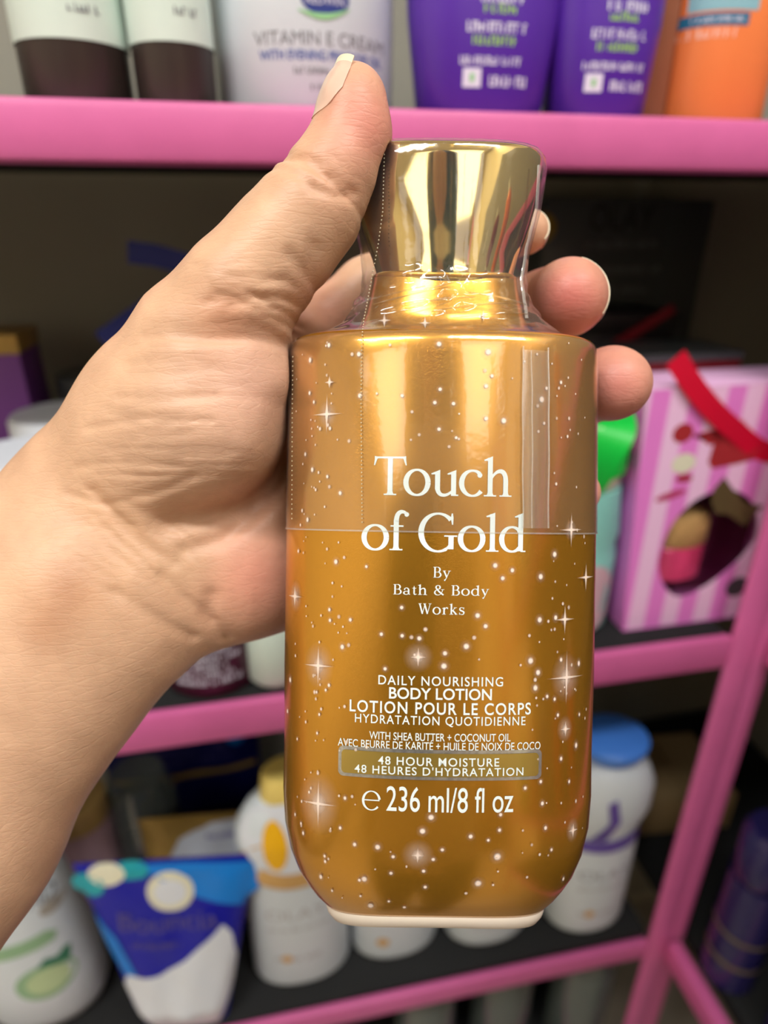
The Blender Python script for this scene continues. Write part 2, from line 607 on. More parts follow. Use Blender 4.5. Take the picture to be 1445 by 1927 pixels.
M_lamp = bpy.data.materials.new('lamp_diffuser')
M_lamp.use_nodes = True
_b = M_lamp.node_tree.nodes['Principled BSDF']
_b.inputs['Emission Color'].default_value = (1, 0.97, 0.93, 1)
_b.inputs['Emission Strength'].default_value = 0.6
M_lampcase = mat('lamp_case', (235, 235, 235), 0.5)
for i, (lx, ly, sx, sy, wt) in enumerate(LAMPS):
    t = tag(empty('ceiling_light', (lx, ly, CEIL_Z)), 'white ceiling light panel seen only in the gold cap reflections', 'ceiling light', 'shop ceiling lights')
    box('lamp_case', (-sx / 2 - .02, sx / 2 + .02, -sy / 2 - .02, sy / 2 + .02, -0.05, 0), M_lampcase, t, 0.004)
    box('diffuser', (-sx / 2, sx / 2, -sy / 2, sy / 2, -0.056, -0.05), M_lamp, t, 0.002)

t = tag(empty('reflection_counter', (-0.6, -2.70, FLOOR_Z)), 'dark brown counter added unseen behind the camera to darken the gold reflections', 'counter')  # added out of view so the lower gold reflects something dark
M_wood = mat('dark_wood', (126, 94, 66), .5, noise=.2, scale=12)
box('counter_body', (-1.4, 1.4, -.22, .22, 0, 1.0), M_wood, t, .006)
box('counter_top', (-1.45, 1.45, -.25, .25, 1.0, 1.04), M_wood, t, .006)

# ------------------------------------------------------------------ shelving
YF = 0.34
ZT, ZM, ZB = 0.0465, -0.2915, -0.655
unit = tag(empty('shelving_unit', (-0.3, YF, FLOOR_Z)), 'pink painted steel shelving unit with black boards behind the gold bottle', 'shelving')
P0 = Matrix.Translation(-unit.location)


def rail(name, b, parent, P, bev=0.004):
    return box(name, b, M_pink, parent, bev, M=P)


rail('front_rail', (-0.95, 0.367, YF, YF + 0.022, ZT - 0.0247, ZT), unit, P0)
rail('front_rail', (-0.95, 0.343, YF, YF + 0.008, ZM - 0.029, ZM), unit, P0, .003)
# the lowest rail in view sags slightly towards the post
v, f = box_vf(-0.95, 0.343, YF, YF + 0.008, -0.026, 0.0, 0.003)
v = [Vector((p.x, p.y, p.z + ZB + 0.014 - 0.074 * max(0.0, p.x - 0.02) if p.x > 0 else p.z + ZB + 0.014)) for p in v]
mesh_obj('front_rail', v, f, M_pink, unit, M=P0, sharp=35)
rail('front_rail', (-0.95, 0.343, YF, YF + 0.022, -0.990, -0.962), unit, P0)
rail('post', (0.343, 0.367, YF - 0.001, YF + 0.0065, FLOOR_Z, ZT - 0.0247), unit, P0)
rail('post', (-0.95, -0.926, YF - 0.001, YF + 0.024, FLOOR_Z, ZT - 0.0247), unit, P0)
for z in (ZT, ZM, ZB, -0.962):
    box('shelf_board', (-0.93, 0.387 if z == ZT else 0.342, YF + (0.022 if z == ZT else 0.008), 0.63, z - 0.014, z - 0.001), M_board, unit, 0.001, M=P0)
box('back_panel', (-0.95, 0.366, 0.637, 0.645, FLOOR_Z + 0.02, 0.5), M_back, unit, M=P0)

wing = tag(empty('shelving_unit', (0.5, -0.1, FLOOR_Z)), 'pink steel side shelving unit turned ninety degrees at the right edge', 'shelving')
P1 = Matrix.Translation(-wing.location)
rail('post', (0.368, 0.386, YF + 0.001, YF + 0.023, FLOOR_Z, ZT - 0.0247), wing, P1)
rail('post', (0.368, 0.386, -0.8, -0.776, FLOOR_Z, 0.5), wing, P1)
for z, xx in ((ZT, 0.372), (ZM, 0.372), (ZB - 0.012, 0.362)):
    rail('side_rail', (xx, xx + 0.015, -0.775, YF - 0.002, z - 0.027, z), wing, P1, 0.003)
    box('shelf_board', (0.388, 0.64, -0.78, 0.63, z - 0.014, z - 0.001), M_board, wing, 0.001, M=P1)
box('back_panel', (0.642, 0.65, -0.78, 0.635, FLOOR_Z + 0.02, 0.5), M_back, wing, M=P1)
box('end_panel', (0.367, 0.66, 0.637, 0.645, FLOOR_Z + 0.02, 0.5), M_back, wing, M=P1)
for y in (-0.65, -0.5, -0.36, -0.22, -0.08):
    for z in (ZT, ZM):
        c = [M_red, M_purple, M_green, M_orange, M_milk, M_darkred, M_aqua, M_lilac][random.randrange(8)]
        t = tag(empty('bottle', (0.46, y, z)), 'bottle on the side shelves, seen only in the gold cap', 'bottle', 'bottles on the side shelves')
        oval('bottle_body', [(0, .03, .022), (.004, .033, .025), (.12, .033, .025), (.14, .014, .014)], c, t, 24)
        oval('cap', [(.14, .015, .015), (.165, .014, .014)], M_white, t, 24)


# ------------------------------------------------------------------ stock on the shelves
def surf_of(profile, n=2.0):
    def s(x, z, off):
        hw, hd = interp(profile, z)
        t = min(abs(x / hw), 0.999)
        y = -hd * (1 - t ** n) ** (1 / n)
        nx, ny = x / hw ** 2, y / hd ** 2
        l = math.hypot(nx, ny) + 1e-9
        return (x + nx / l * off, y + ny / l * off, z)
    return s


# --- top shelf
def brown_jar(x0, x1, zl, label, seed):
    cx, hw = (x0 + x1) / 2, (x1 - x0) / 2
    t = tag(empty('brown_jar', (cx, 0.365 + hw, ZT)), label, 'jar', None)
    prof = [(0, hw * .93, hw * .93), (.003, hw, hw), (.125, hw, hw), (.135, hw * .8, hw * .8)]
    oval('jar_body', prof, M_brown, t)
    oval('lid', [(.135, hw * .86, hw * .86), (.165, hw * .86, hw * .86)], M_black, t)
    lab = [(zl - ZT, hw + .0006, hw + .0006), (.115, hw + .0006, hw + .0006)]
    oval('paper_label', lab, M_offwhite, t, bottom=False, top=False)
    Print().words(-.002 + hw * .25, hw * .62, zl - ZT + .018, zl - ZT + .024, seed).words(hw * .2, hw * .7, zl - ZT + .010, zl - ZT + .013, seed + 3).wrap('lettering', M_print_grey, t, surf_of(lab), .0003)
    return t


brown_jar(-0.0962, -0.0466, 0.0719, 'wide dark brown jar with white label, at the left end of top shelf', 1)
brown_jar(-0.0443, -0.0063, 0.0726, 'narrower dark brown jar with white label, beside the big white tub', 2)

t = tag(empty('cream_tub', (0.0405, 0.365 + 0.045, ZT)), 'big white tub of cream with blue logo on top shelf', 'tub')
prof = [(0, .0445, .0425), (.003, .0465, .0448), (.10, .0475, .0458), (.105, .045, .043)]
oval('tub_body', prof, M_white, t, 64)
oval('lid', [(.105, .0485, .0465), (.135, .0485, .0465), (.138, .046, .044)], M_white, t, 64)
sf = surf_of(prof)


def tubx(px):
    return on_y(px, 100, 0.372).x - 0.0405


def tubz(py, px=600):
    return on_y(px, py, 0.368).z - ZT


Print().text('VITAMIN E CREAM', tubx(480), tubx(728), tubz(88), tubz(62)).wrap('product_name', M_print_grey, t, sf)
Print().text('WITH EVENING PRIMROSE OIL', tubx(488), tubx(722), tubz(116), tubz(97), bold=.02).wrap('product_claim', M_print_blue, t, sf)
Print().words(tubx(550), tubx(672), tubz(142), tubz(129), 5).words(tubx(580), tubx(640), tubz(172), tubz(160), 6).wrap('small_print', M_print_grey, t, sf)
Print().disc((tubx(567) + tubx(656)) / 2, tubz(0), (tubx(656) - tubx(567)) / 2, tubz(-30) - tubz(2)).wrap('logo_oval', M_navy, t, sf, .0002)
xs = np.linspace(tubx(562), tubx(656), 14)
up_ = [(x, tubz(22 + 10 * math.sin((i / 13) * 3.1) - 8 * i / 13)) for i, x in enumerate(xs)]
lo_ = [(x, tubz(24 + 20 * math.sin((i / 13) * 3.1) - 8 * i / 13)) for i, x in enumerate(xs)]
Print().poly(up_ + lo_[::-1]).wrap('logo_swoosh', M_print_green, t, sf, .0004)
Print().text('REDWIN', tubx(577), tubx(646), tubz(12), tubz(-6)).wrap('logo_lettering', M_print_white, t, sf, .0005)


def purple_tube(x0, x1, x0t, x1t, px_shift, label, seed):
    cx, hw, hwt = (x0 + x1) / 2, (x1 - x0) / 2, (x1t - x0t) / 2
    g = (hwt - hw) / 0.042
    prof = [(0, hw - .002, .018), (.003, hw, .020), (.045, hw + .042 * g, .021), (.12, hw + .075 * g, .016), (.17, hw + .08 * g, .003)]
    t = tag(empty('violet_tube', (cx, 0.365 + 0.02, ZT)), label, 'tube', 'violet tubes on the top shelf')
    oval('tube_body', prof, M_purple, t, 48, 2.6)
    oval('crimp', [(.17, hw + .08 * g, .002), (.178, hw + .08 * g, .0015)], M_purple, t, 48, 2.6)
    s = surf_of(prof, 2.6)
    X = lambda px: (px - 917) * 0.000262
    Z = lambda py: on_y(920, py, 0.366).z - ZT
    Print().words(X(886), X(972), Z(6), Z(-14), seed).words(X(861), X(980), Z(62), Z(42), seed + 1).words(X(851), X(982), Z(123), Z(107), seed + 2).words(X(910), X(993), Z(163), Z(143), seed + 3).wrap('white_lettering', M_print_white, t, s)
    Print().words(X(892), X(955), Z(26), Z(8), seed + 5).words(X(873), X(962), Z(86), Z(68), seed + 6).wrap('lime_lettering', M_print_lime, t, s)
    Print().rect(X(858), X(893), Z(166), Z(130)).wrap('white_badge', M_print_white, t, s, .0002)
    Print().rect(X(871), X(880), Z(156), Z(140)).wrap('badge_icon', M_print_green, t, s, .0004)
    return t


purple_tube(0.0966, 0.1640, 0.0915, 0.1695, 0, 'violet tube with white and lime lettering, right beside the white tub', 11)
purple_tube(0.1700, 0.2235, 0.1716, 0.2332, 0, 'violet tube with white and lime lettering, right beside the orange bottle', 23)

t = tag(empty('bronze_carton', (0.231, 0.40, ZT)), 'slim bronze carton standing between violet tube and orange bottle', 'carton')
box('carton_body', (-.010, .011, -.015, .02, 0, .13), M_bronze, t, .001)
box('top_flap', (-.010, .011, -.015, .02, .13, .1315), M_bronze, t, .0005)

t = tag(empty('orange_bottle', (0.274, 0.392, ZT)), 'orange plastic bottle with teal label band at top right', 'bottle')
prof = [(0, .029, .021), (.004, .031, .023), (.06, .030, .0225), (.13, .027, .02), (.145, .014, .014)]
oval('bottle_body', prof, M_orange, t, 48, 2.3)
oval('cap', [(.145, .016, .016), (.18, .015, .015)], M_white, t)
s = surf_of(prof, 2.3)
Z = lambda py: on_y(1370, py, 0.368).z - ZT
Xo = lambda px: on_y(px, 60, 0.369).x - .274
Print().rect(Xo(1310), Xo(1406), Z(44), Z(19)).wrap('teal_band', M_teal_ink, t, s)
Print().words(Xo(1322), Xo(1398), Z(36), Z(27), 31).wrap('band_lettering', M_print_white, t, s, .0004)
Print().words(Xo(1312), Xo(1388), Z(68), Z(48), 32).wrap('pale_lettering', mat('peach_ink', (255, 190, 170), .5), t, s)
Print().rect(Xo(1318), Xo(1420), Z(14), Z(-25)).wrap('sky_patch', mat('pale_blue_ink', (140, 190, 205), .5), t, s)

# --- middle shelf, left of the hand
t = tag(empty('violet_box', (-0.190, 0.47, ZM)), 'tall violet box with a gold top at the left edge', 'box')
zt = z_of(-0.150, 0.51, 665) - ZM
box('box_body', (-.05, .05, -.02, .03, 0, zt), M_violet, t, .001)
box('gold_top', (-.051, .051, -.021, .031, zt, zt + .014), M_goldfoil, t, .001)
_q = on_y(26, 665, 0.50)
t.location.y = 0.53
t.location.x = _q.x - 0.05


def lidded_jar(px, py, Y, hwpx, h, label, lidm):
    q = on_y(px, py, Y)
    hw = hwpx * q.dot(FW) / F
    t = tag(empty('white_lidded_jar', (q.x, Y, ZM)), label, 'jar', 'white lidded jars behind the wrist')
    zt = q.z - ZM
    oval('jar_body', [(0, hw * .9, hw * .9), (.004, hw * .95, hw * .95), (zt - .024, hw * .95, hw * .95), (zt - .02, hw * .85, hw * .85)], M_smoke, t)
    oval('lid', [(zt - .02, hw, hw), (zt - .003, hw, hw), (zt, hw * .94, hw * .94)], lidm, t)
    return t


lidded_jar(115, 775, 0.462, 92, .1, 'white lidded jar behind the arm, nearer of the upper pair', M_milk)
lidded_jar(40, 850, 0.392, 105, .1, 'lower white lidded jar cut by the left edge beside the wrist', M_milk)
lidded_jar(182, 700, 0.555, 72, .1, 'dim grey lidded jar farthest back behind the white lids', M_smoke)


def ribbon_vf(pts, wid, thick=0.0006, wdir=None):
    pts = [Vector(p) for p in pts]
    for _ in range(2):                          # round off the bends
        pts = [pts[0]] + [q for a, b in zip(pts, pts[1:]) for q in (a * .75 + b * .25, a * .25 + b * .75)] + [pts[-1]]
    vs, fs = [], []
    for i, p in enumerate(pts):
        tg = (pts[min(i + 1, len(pts) - 1)] - pts[max(i - 1, 0)]).normalized()
        wd = wdir(i / (len(pts) - 1)) if callable(wdir) else wdir
        wv = (Vector(wd) - tg * tg.dot(Vector(wd))).normalized()
        nv = tg.cross(wv)
        for a, b in ((-1, -1), (1, -1), (1, 1), (-1, 1)):
            vs.append(p + wv * (a * wid / 2) + nv * (b * thick / 2))
    for i in range(len(pts) - 1):
        for k in range(4):
            a, b = i * 4 + k, i * 4 + (k + 1) % 4
            fs.append((a, b, b + 4, a + 4))
    n = len(pts) * 4
    fs += [(3, 2, 1, 0), (n - 4, n - 3, n - 2, n - 1)]
    return vs, fs


# gift bag with a blue ribbon loop standing behind the hand
bag = tag(empty('gift_bag', (0.02, 0.52, ZM)), 'dark gift bag with blue ribbon handle behind the thumb base', 'bag')
box('bag_body', (-.10, .10, -.03, .03, 0, .20), M_black, bag, .002)
A, B_, C_ = on_y(240, 474, 0.49), on_y(300, 482, 0.49), on_y(420, 512, 0.49)
D_ = on_y(500, 640, 0.49)
v, f = ribbon_vf([tuple(q) for q in (A, (A + B_) / 2, B_, (B_ + C_) / 2 + Vector((0, 0, -.001)), C_, C_ + Vector((.02, 0, -.012)), D_)], .0145, wdir=(0.1, 0, 1))
mesh_obj('ribbon_handle', [p - bag.location for p in v], f, mat('blue_satin', (16, 40, 140), .4, noise=.05), bag)
A, B_ = on_y(190, 640, 0.49), on_y(330, 540, 0.49)
v, f = ribbon_vf([tuple(A), tuple((A + B_) / 2), tuple(B_)], .012, wdir=(0.6, 0, 1))
mesh_obj('ribbon_tail', [p - bag.location for p in v], f, bpy.data.materials['blue_satin'], bag)

# --- middle shelf, right of the bottle
t = tag(empty('shade_dark_carton', (0.305, 0.602, ZM)), 'large carton at the back of middle shelf, shade put into its dark colour', 'carton')
q0, q1 = on_y(1030, 375, 0.577), on_y(1345, 385, 0.577)
zt = q0.z - ZM
box('carton_body', (q0.x - .305, q1.x - .305, -.025, .03, 0, zt), M_smoke, t, .001)  # shadow at the back of the shelf is put into the body colour
a0, a1 = on_y(1108, 435, 0.577), on_y(1235, 385, 0.577)
Print().text('OLAY', a0.x - .305, a1.x - .305, a0.z - ZM, a1.z - ZM).flat('lettering', M_black, t, -.0254)
Print().disc(on_y(1048, 430, 0.549).x - .305, on_y(1048, 430, .549).z - ZM, .012).flat('yellow_spot', mat('ochre_ink', (150, 120, 20), .5), t, -.0253)
p = Print()
for k, (a, b) in enumerate(((470, 60), (520, 40), (560, 90))):
    q = on_y(1130, a, .549)
    p.words(q.x - .305, q.x - .305 + .09 - b * .0003, q.z - ZM, q.z - ZM + .006, 50 + k)
p.flat('small_print', M_print_grey, t, -.0254)

t = tag(empty('black_gift_box', (0.29, 0.523, ZM)), 'black gift box with red corner ribbon above the dark red box', 'box')
q0, q1 = on_y(1085, 600, 0.47), on_y(1305, 612, 0.47)
zt = q0.z - ZM
box('box_body', (q0.x - .29, q1.x - .29, -.03, .03, 0, zt - .016), M_black, t, .001)
box('lid', (q0.x - .292, q1.x - .288, -.032, .032, zt - .016, zt), M_black, t, .001)
A, B_ = on_y(1155, 650, .488), on_y(1268, 580, .488)
v, f = ribbon_vf([tuple(A), tuple((A + B_) / 2), tuple(B_)], .008, wdir=(.5, 0, 1))
mesh_obj('ribbon', [p_ - t.location for p_ in v], f, M_darkred, t)

t = tag(empty('red_gift_box', (0.33, 0.44, ZM)), 'dark red box with glossy lid directly behind the pink striped box', 'box')
q0, q1 = on_y(1150, 672, .415), on_y(1400, 668, .415)
zt = q0.z - ZM
box('box_body', (q0.x - .33, q1.x - .33, -.024, .03, 0, zt - .004), M_darkred, t, .001)
box('lid', (q0.x - .331, q1.x - .329, -.025, .031, zt - .006, zt), M_smoke, t, .001)

# pink striped gift box with window and red ribbon
GY = 0.366
gb = tag(empty('gift_box', (0.324, GY, ZM)), 'pink and white striped gift box with strawberry shaped window, red ribbon', 'box')
gx0, gx1 = -0.060, 0.075
gh = z_of(0.33, GY, 724) - ZM
GA = math.radians(0)


def gl(px, py):
    q = on_y(px, py, GY)
    return q.x - 0.324, q.z - ZM


# front panel is cut around the window so that the jar inside shows
cx_w, cz_w = gl(1335, 1025)
win = []
for k in range(40):
    a = 2 * math.pi * k / 40
    rx, rz = 0.0400, 0.0445
    x = rx * math.cos(a)
    z = rz * math.sin(a)
    if z < 0:
        x *= 1 - 0.30 * (z / -rz) ** 1.5
        x -= 0.012 * (z / -rz)
    win.append((cx_w + x, cz_w + z))
bm = bmesh.new()
ov = [bm.verts.new((x, 0, z)) for x, z in ((gx0, 0), (gx1, 0), (gx1, gh), (gx0, gh))]
wv = [bm.verts.new((x, 0, z)) for x, z in win]
es = [bm.edges.new((ov[i], ov[(i + 1) % 4])) for i in range(4)] + [bm.edges.new((wv[i], wv[(i + 1) % 40])) for i in range(40)]
bmesh.ops.triangle_fill(bm, use_beauty=True, edges=es)
r_ = bmesh.ops.extrude_face_region(bm, geom=bm.faces[:])
for g_ in r_['geom']:
    if isinstance(g_, bmesh.types.BMVert):
        g_.co.y += 0.0012
bm.normal_update()
me = bpy.data.meshes.new('front_panel')
bm.to_mesh(me)
bm.free()
fp = bpy.data.objects.new('front_panel', me)
COL.objects.link(fp)
fp.parent = gb
M_stripe = bpy.data.materials.new('striped_card')
M_stripe.use_nodes = True
nt = M_stripe.node_tree
tc = nt.nodes.new('ShaderNodeTexCoord')
sx_ = nt.nodes.new('ShaderNodeSeparateXYZ')
nt.links.new(tc.outputs['Object'], sx_.inputs[0])
mt_ = nt.nodes.new('ShaderNodeMath')
mt_.operation = 'MULTIPLY'
mt_.inputs[1].default_value = 2 * math.pi / 0.0285
nt.links.new(sx_.outputs['X'], mt_.inputs[0])
sn = nt.nodes.new('ShaderNodeMath')
sn.operation = 'SINE'
nt.links.new(mt_.outputs[0], sn.inputs[0])
rp = nt.nodes.new('ShaderNodeValToRGB')
rp.color_ramp.elements[0].position = 0.40
rp.color_ramp.elements[0].color = (*lin((240, 136, 222)), 1)
rp.color_ramp.elements[1].position = 0.60
rp.color_ramp.elements[1].color = (*lin((250, 205, 243)), 1)
m2 = nt.nodes.new('ShaderNodeMath')
m2.operation = 'MULTIPLY_ADD'
m2.inputs[1].default_value = 0.5
m2.inputs[2].default_value = 0.5
nt.links.new(sn.outputs[0], m2.inputs[0])
nt.links.new(m2.outputs[0], rp.inputs[0])
nt.links.new(rp.outputs[0], nt.nodes['Principled BSDF'].inputs['Base Color'])
nt.nodes['Principled BSDF'].inputs['Roughness'].default_value = 0.4
me.materials.append(M_stripe)
box('side_panel', (gx0, gx0 + .0012, .0013, .045, 0, gh), M_gift, gb)
box('side_panel', (gx1 - .0012, gx1, .0013, .045, 0, gh), M_gift, gb)
box('top_panel', (gx0, gx1, -.0003, .045, gh, gh + .0012), M_gift_light, gb, .0004)
box('rear_panel', (gx0 + .0013, gx1 - .0013, .0437, .0449, .001, gh - .001), mat('plum_lining', (90, 20, 52), .6), gb)
box('bottom_panel', (gx0, gx1, -.0003, .045, -.0008, 0), M_gift, gb)
p = Print()
p.v, p.f = [], []
p.poly(win).flat('window_film', clear_mat('window_film', (.95, .9, .93), .06, .05), gb, .0016)
# the carton leans out a little at its upper left
for c_ in gb.children:
    if c_.name.split('.')[0] in ('front_panel', 'side_panel', 'top_panel'):
        for v_ in c_.data.vertices:
            if v_.co.x < gx0 + .003:
                v_.co.x -= .015 * max(0.0, v_.co.z / gh - .35) / .65 if v_.co.z > .01 else 0
# printed shapes around the window
p = Print()
for (px, py, a, b, rt) in ((1285, 815, 19, 17, 0), (1340, 816, 34, 7, .1)):
    x, z = gl(px, py)
    p.disc(x, z, a * .00041, b * .00041, rot=rt)
for pts in (((1300, 815), (1330, 822), (1390, 800), (1400, 790), (1402, 812), (1335, 838)), ((1332, 870), (1344, 830), (1380, 822), (1420, 845), (1436, 840), (1436, 860), (1390, 872), (1340, 882))):
    p.poly([gl(*q) for q in pts])
x, z = gl(1287, 900)
p.disc(x, z, .0065, .003)
p.flat('red_bow_print', mat('brick_red_ink', (170, 44, 50), .5), gb, -.0002)
x, z = gl(1286, 872)
Print().disc(x, z, .0092, .0075).flat('white_flower_print', M_ivory, gb, -.0002)
x, z = gl(1262, 932)
Print().disc(x, z, .012, .003, rot=.25).flat('berry_print', mat('berry_ink', (190, 60, 105), .5), gb, -.0002)
Print().poly([gl(*q) for q in ((1338, 945), (1342, 920), (1362, 897), (1382, 925), (1400, 945), (1438, 952), (1424, 962), (1400, 990), (1370, 968), (1345, 966))]).flat('stem_leaf_print', mat('olive_brown_ink', (92, 78, 48), .5), gb, -.0003)
x, z = gl(1386, 1104)
Print().disc(x, z, .0098, .0088).flat('round_seal', M_smoke, gb, -.0003)
# ribbon across the front
pts = [gl(*q) for q in ((1268, 672), (1300, 728), (1345, 780), (1385, 812), (1420, 842), (1445, 852), (1500, 856))]
v, f = ribbon_vf([(x, -.0016 - .002 * math.sin(i * 1.1), z) for i, (x, z) in enumerate(pts)], .0145, wdir=(.6, 0, .75))
mesh_obj('red_ribbon', v, f, M_red, gb)
# contents
jx, jz = gl(1300, 1010)
jar = oval('cosmetic_pot', [(jz - .044, .020, .012), (jz - .040, .025, .0165), (jz - .014, .025, .0165), (jz - .011, .021, .014)], mat('rose_pot', (232, 74, 124), .25), gb, M=Matrix.Translation((.004, .0205, 0)))
oval('pot_lid', [(jz - .014, .022, .0150), (jz - .011, .0255, .0170), (jz + .006, .0255, .0170), (jz + .013, .021, .014), (jz + .0155, .010, .008)], M_goldplastic, jar)
jar.location.x = jx + 0.002

# aqua jar with green ribbon
tj = tag(empty('aqua_jar', (0.2245, 0.390, ZM)), 'aqua jar with dusty pink label and green ribbon, by pink gift box', 'jar')
zt = z_of(0.231, 0.372, 925) - ZM
prof = [(0, .029, .024), (.005, .033, .028), (zt * .55, .033, .028), (zt * .62, .031, .026), (zt * .70, .033, .028), (zt, .029, .025)]
oval('jar_body', prof, M_aqua, tj)
zt2 = z_of(0.231, 0.372, 800) - ZM
oval('lid', [(zt, .024, .022), (zt + .004, .027, .025), (zt2 - .003, .027, .025), (zt2, .024, .022)], M_ivory, tj)
sfj = surf_of(prof)
Print().disc(.004, zt * .28, .022, .030).wrap('pink_label', M_pinklabel, tj, sfj, .0004)
v, f = ribbon_vf([(-.02, -.0235, zt - .012), (-.008, -.030, zt + .008), (0, -.0315, zt2 - .01), (.008, -.022, zt2 + .003), (.012, 0, zt2 + .004)], .026, wdir=(1, .1, .35))
mesh_obj('green_ribbon', v, f, M_green, tj)
v, f = ribbon_vf([(-.0285, -.008, zt + .010), (-.02, -.022, zt + .016), (0, -.0275, zt + .018), (.02, -.022, zt + .020), (.0285, -.008, zt + .022)], .014, wdir=(0, 0, 1))
mesh_obj('green_band', v, f, M_green, tj)

# --- middle shelf, under the hand
t = tag(empty('maroon_bottle', (-0.045, 0.374, ZM)), 'dark maroon bottle with white small print, under the palm', 'bottle')
prof = [(0, .028, .022), (.004, .031, .025), (.13, .031, .025), (.15, .012, .012)]
oval('bottle_body', prof, M_maroon, t)
oval('cap', [(.15, .014, .014), (.18, .013, .013)], M_black, t)
p = Print()
for k in range(6):
    p.words(-.021, .021 - .004 * (k % 3), .012 + k * .0062, .0158 + k * .0062, 70 + k)
p.wrap('small_print', M_print_grey if False else M_print_white, t, surf_of(prof))
t = tag(empty('white_jar', (-0.001, 0.371, ZM)), 'pale white jar touching the left side of gold bottle, by maroon bottle', 'jar')
oval('jar_body', [(0, .019, .019), (.005, .0225, .0225), (.07, .0225, .0225), (.078, .018, .018)], M_offwhite, t)
oval('lid', [(.078, .022, .022), (.1, .022, .022), (.102, .02, .02)], M_white, t)

# --- bottom shelf
q = on_z(95, 1935, ZB)
t = tag(empty('avocado_bottle', (q.x - .004, 0.405, ZB)), 'large white bottle with avocado print at lower left below the forearm', 'bottle')
h = z_of(q.x, 0.385, 1600) - ZB
prof = [(0, .038, .026), (.006, .046, .032), (.02, .051, .036), (.06, .050, .036), (h * .7, .041, .031), (h * .95, .030, .024), (h, .016, .016)]
oval('bottle_body', prof, M_white, t, 56, 2.2)
oval('cap', [(h, .019, .019), (h + .03, .018, .018)], M_white, t)
s = surf_of(prof, 2.2)


def bl(px, py, Y, o):
    q_ = on_y(px, py, Y)
    return q_.x - o.location.x, q_.z - ZB


x, z = bl(85, 1850, .37, t)
Print().disc(x, z, .0235, .020, rot=.3).wrap('avocado_skin_print', M_olive_ink, t, s, .0003)
Print().disc(x + .002, z + .001, .0165, .014, rot=.3).wrap('avocado_flesh_print', M_avo, t, s, .0006)
Print().poly([(x - .004, z + .018), (x + .004, z + .026), (x + .012, z + .023), (x + .018, z + .028), (x + .022, z + .026), (x + .020, z + .012), (x + .006, z + .016)]).wrap('leaf_print', M_leaf_ink, t, s, .0004)
x, z = bl(20, 1795, .37, t)
Print().poly([(x - .02, z - .012), (x + .03, z - .004), (x + .033, z + .004), (x + .026, z + .010), (x - .02, z + .002)]).wrap('green_band_print', M_olive_ink, t, s, .0003)
x, z = bl(60, 1720, .37, t)
Print().text('ND', x - .004, x + .012, z - .005, z + .008).words(x - .02, x - .006, z - .006, z + .006, 80).wrap('lettering', M_print_grey, t, s, .0003)
x, z = bl(88, 1735, .37, t)
Print().disc(x, z, .008, .007).wrap('small_seal_print', mat('taupe_ink', (176, 170, 160), .5), t, s, .0003)

# blue refill pouch: a pillow of film standing on its gusset, printed front
def pouch(name, Mw, wb, wt, h, thick, m_, parent_tag, lean=0.0):
    vs, fs = [], []
    nu, nv = 24, 30
    for side in (-1, 1):
        for j in range(nv + 1):
            t_ = j / nv
            wd = (wb + (wt - wb) * t_) / 2
            th = thick * (max(0.0, 1 - t_) ** 0.6) * (0.35 + 0.65 * min(1, t_ * 6)) + .0006
            for i in range(nu + 1):
                u = i / nu * 2 - 1
                pu = math.sqrt(max(0.0, 1 - abs(u) ** 3))
                wr = 0.0012 * math.sin(9 * u + 5 * t_) * math.sin(12 * t_) * pu
                vs.append((u * wd, side * (th * pu + wr * (t_ < .93)) + lean * t_ * h, t_ * h))
    o = (nu + 1) * (nv + 1)
    for sidx in (0, 1):
        for j in range(nv):
            for i in range(nu):
                a = sidx * o + j * (nu + 1) + i
                q_ = (a, a + 1, a + nu + 2, a + nu + 1)
                fs.append(q_ if sidx == 0 else q_[::-1])
    return vs, fs


q = on_z(372, 1925, ZB)
tp = tag(empty('refill_pouch', (q.x - .010, q.y + .008, ZB), math.radians(-8)), 'royal blue refill pouch with milk splash and round ivory seal', 'pouch')
PH = z_of(q.x, q.y + .025, 1622) - ZB
v, f = pouch('film', None, .074, .146, PH, .022, None, None, .12)
PB = .022
pb = mesh_obj('pouch_body', v, f, M_bluefilm, tp)


def pouch_front(wb, wt, h, thick, lean):
    def s_(x, z, off):
        t_ = min(1, max(0, z / h))
        wd = (wb + (wt - wb) * t_) / 2
        th = thick * (max(0.0, 1 - t_) ** 0.6) * (0.35 + 0.65 * min(1, t_ * 6)) + .0006
        u = max(-1, min(1, x / wd))
        pu = math.sqrt(max(0.0, 1 - abs(u) ** 3))
        wr = 0.0012 * math.sin(9 * u + 5 * t_) * math.sin(12 * t_) * pu
        return (x, -(th * pu + wr * (t_ < .93)) + lean * z - off - .0006, z)
    return s_


s = pouch_front(.074, .146, PH, .022, .12)
H = PH
Print().poly([(-.030, .10 * H), (-.026, .01 * H), (.030, .01 * H), (.046, .25 * H), (.052, .44 * H), (.050, .60 * H), (.044, .66 * H), (.032, .60 * H), (.012, .50 * H), (-.010, .42 * H), (-.040, .40 * H), (-.044, .33 * H)]).wrap('milk_splash_print', M_milk, tp, s, .0003)
Print().disc(.004, .86 * H, .0190, .0175).wrap('ivory_seal', M_ivory, tp, s, .0004)
Print().disc(.004, .86 * H, .0130, .0115).wrap('seal_centre', M_milk, tp, s, .0007)
Print().poly([(.026, .82 * H), (.060, .74 * H), (.074, .80 * H), (.078, .97 * H), (.02, .99 * H), (-.03, .99 * H), (-.012, .955 * H)]).wrap('sky_swirl_print', M_skyink, tp, s, .0002)
Print().poly([(-.066, .78 * H), (-.058, .60 * H), (-.042, .40 * H), (-.030, .40 * H), (-.044, .62 * H)]).wrap('side_swirl_print', M_skyink, tp, s, .0002)
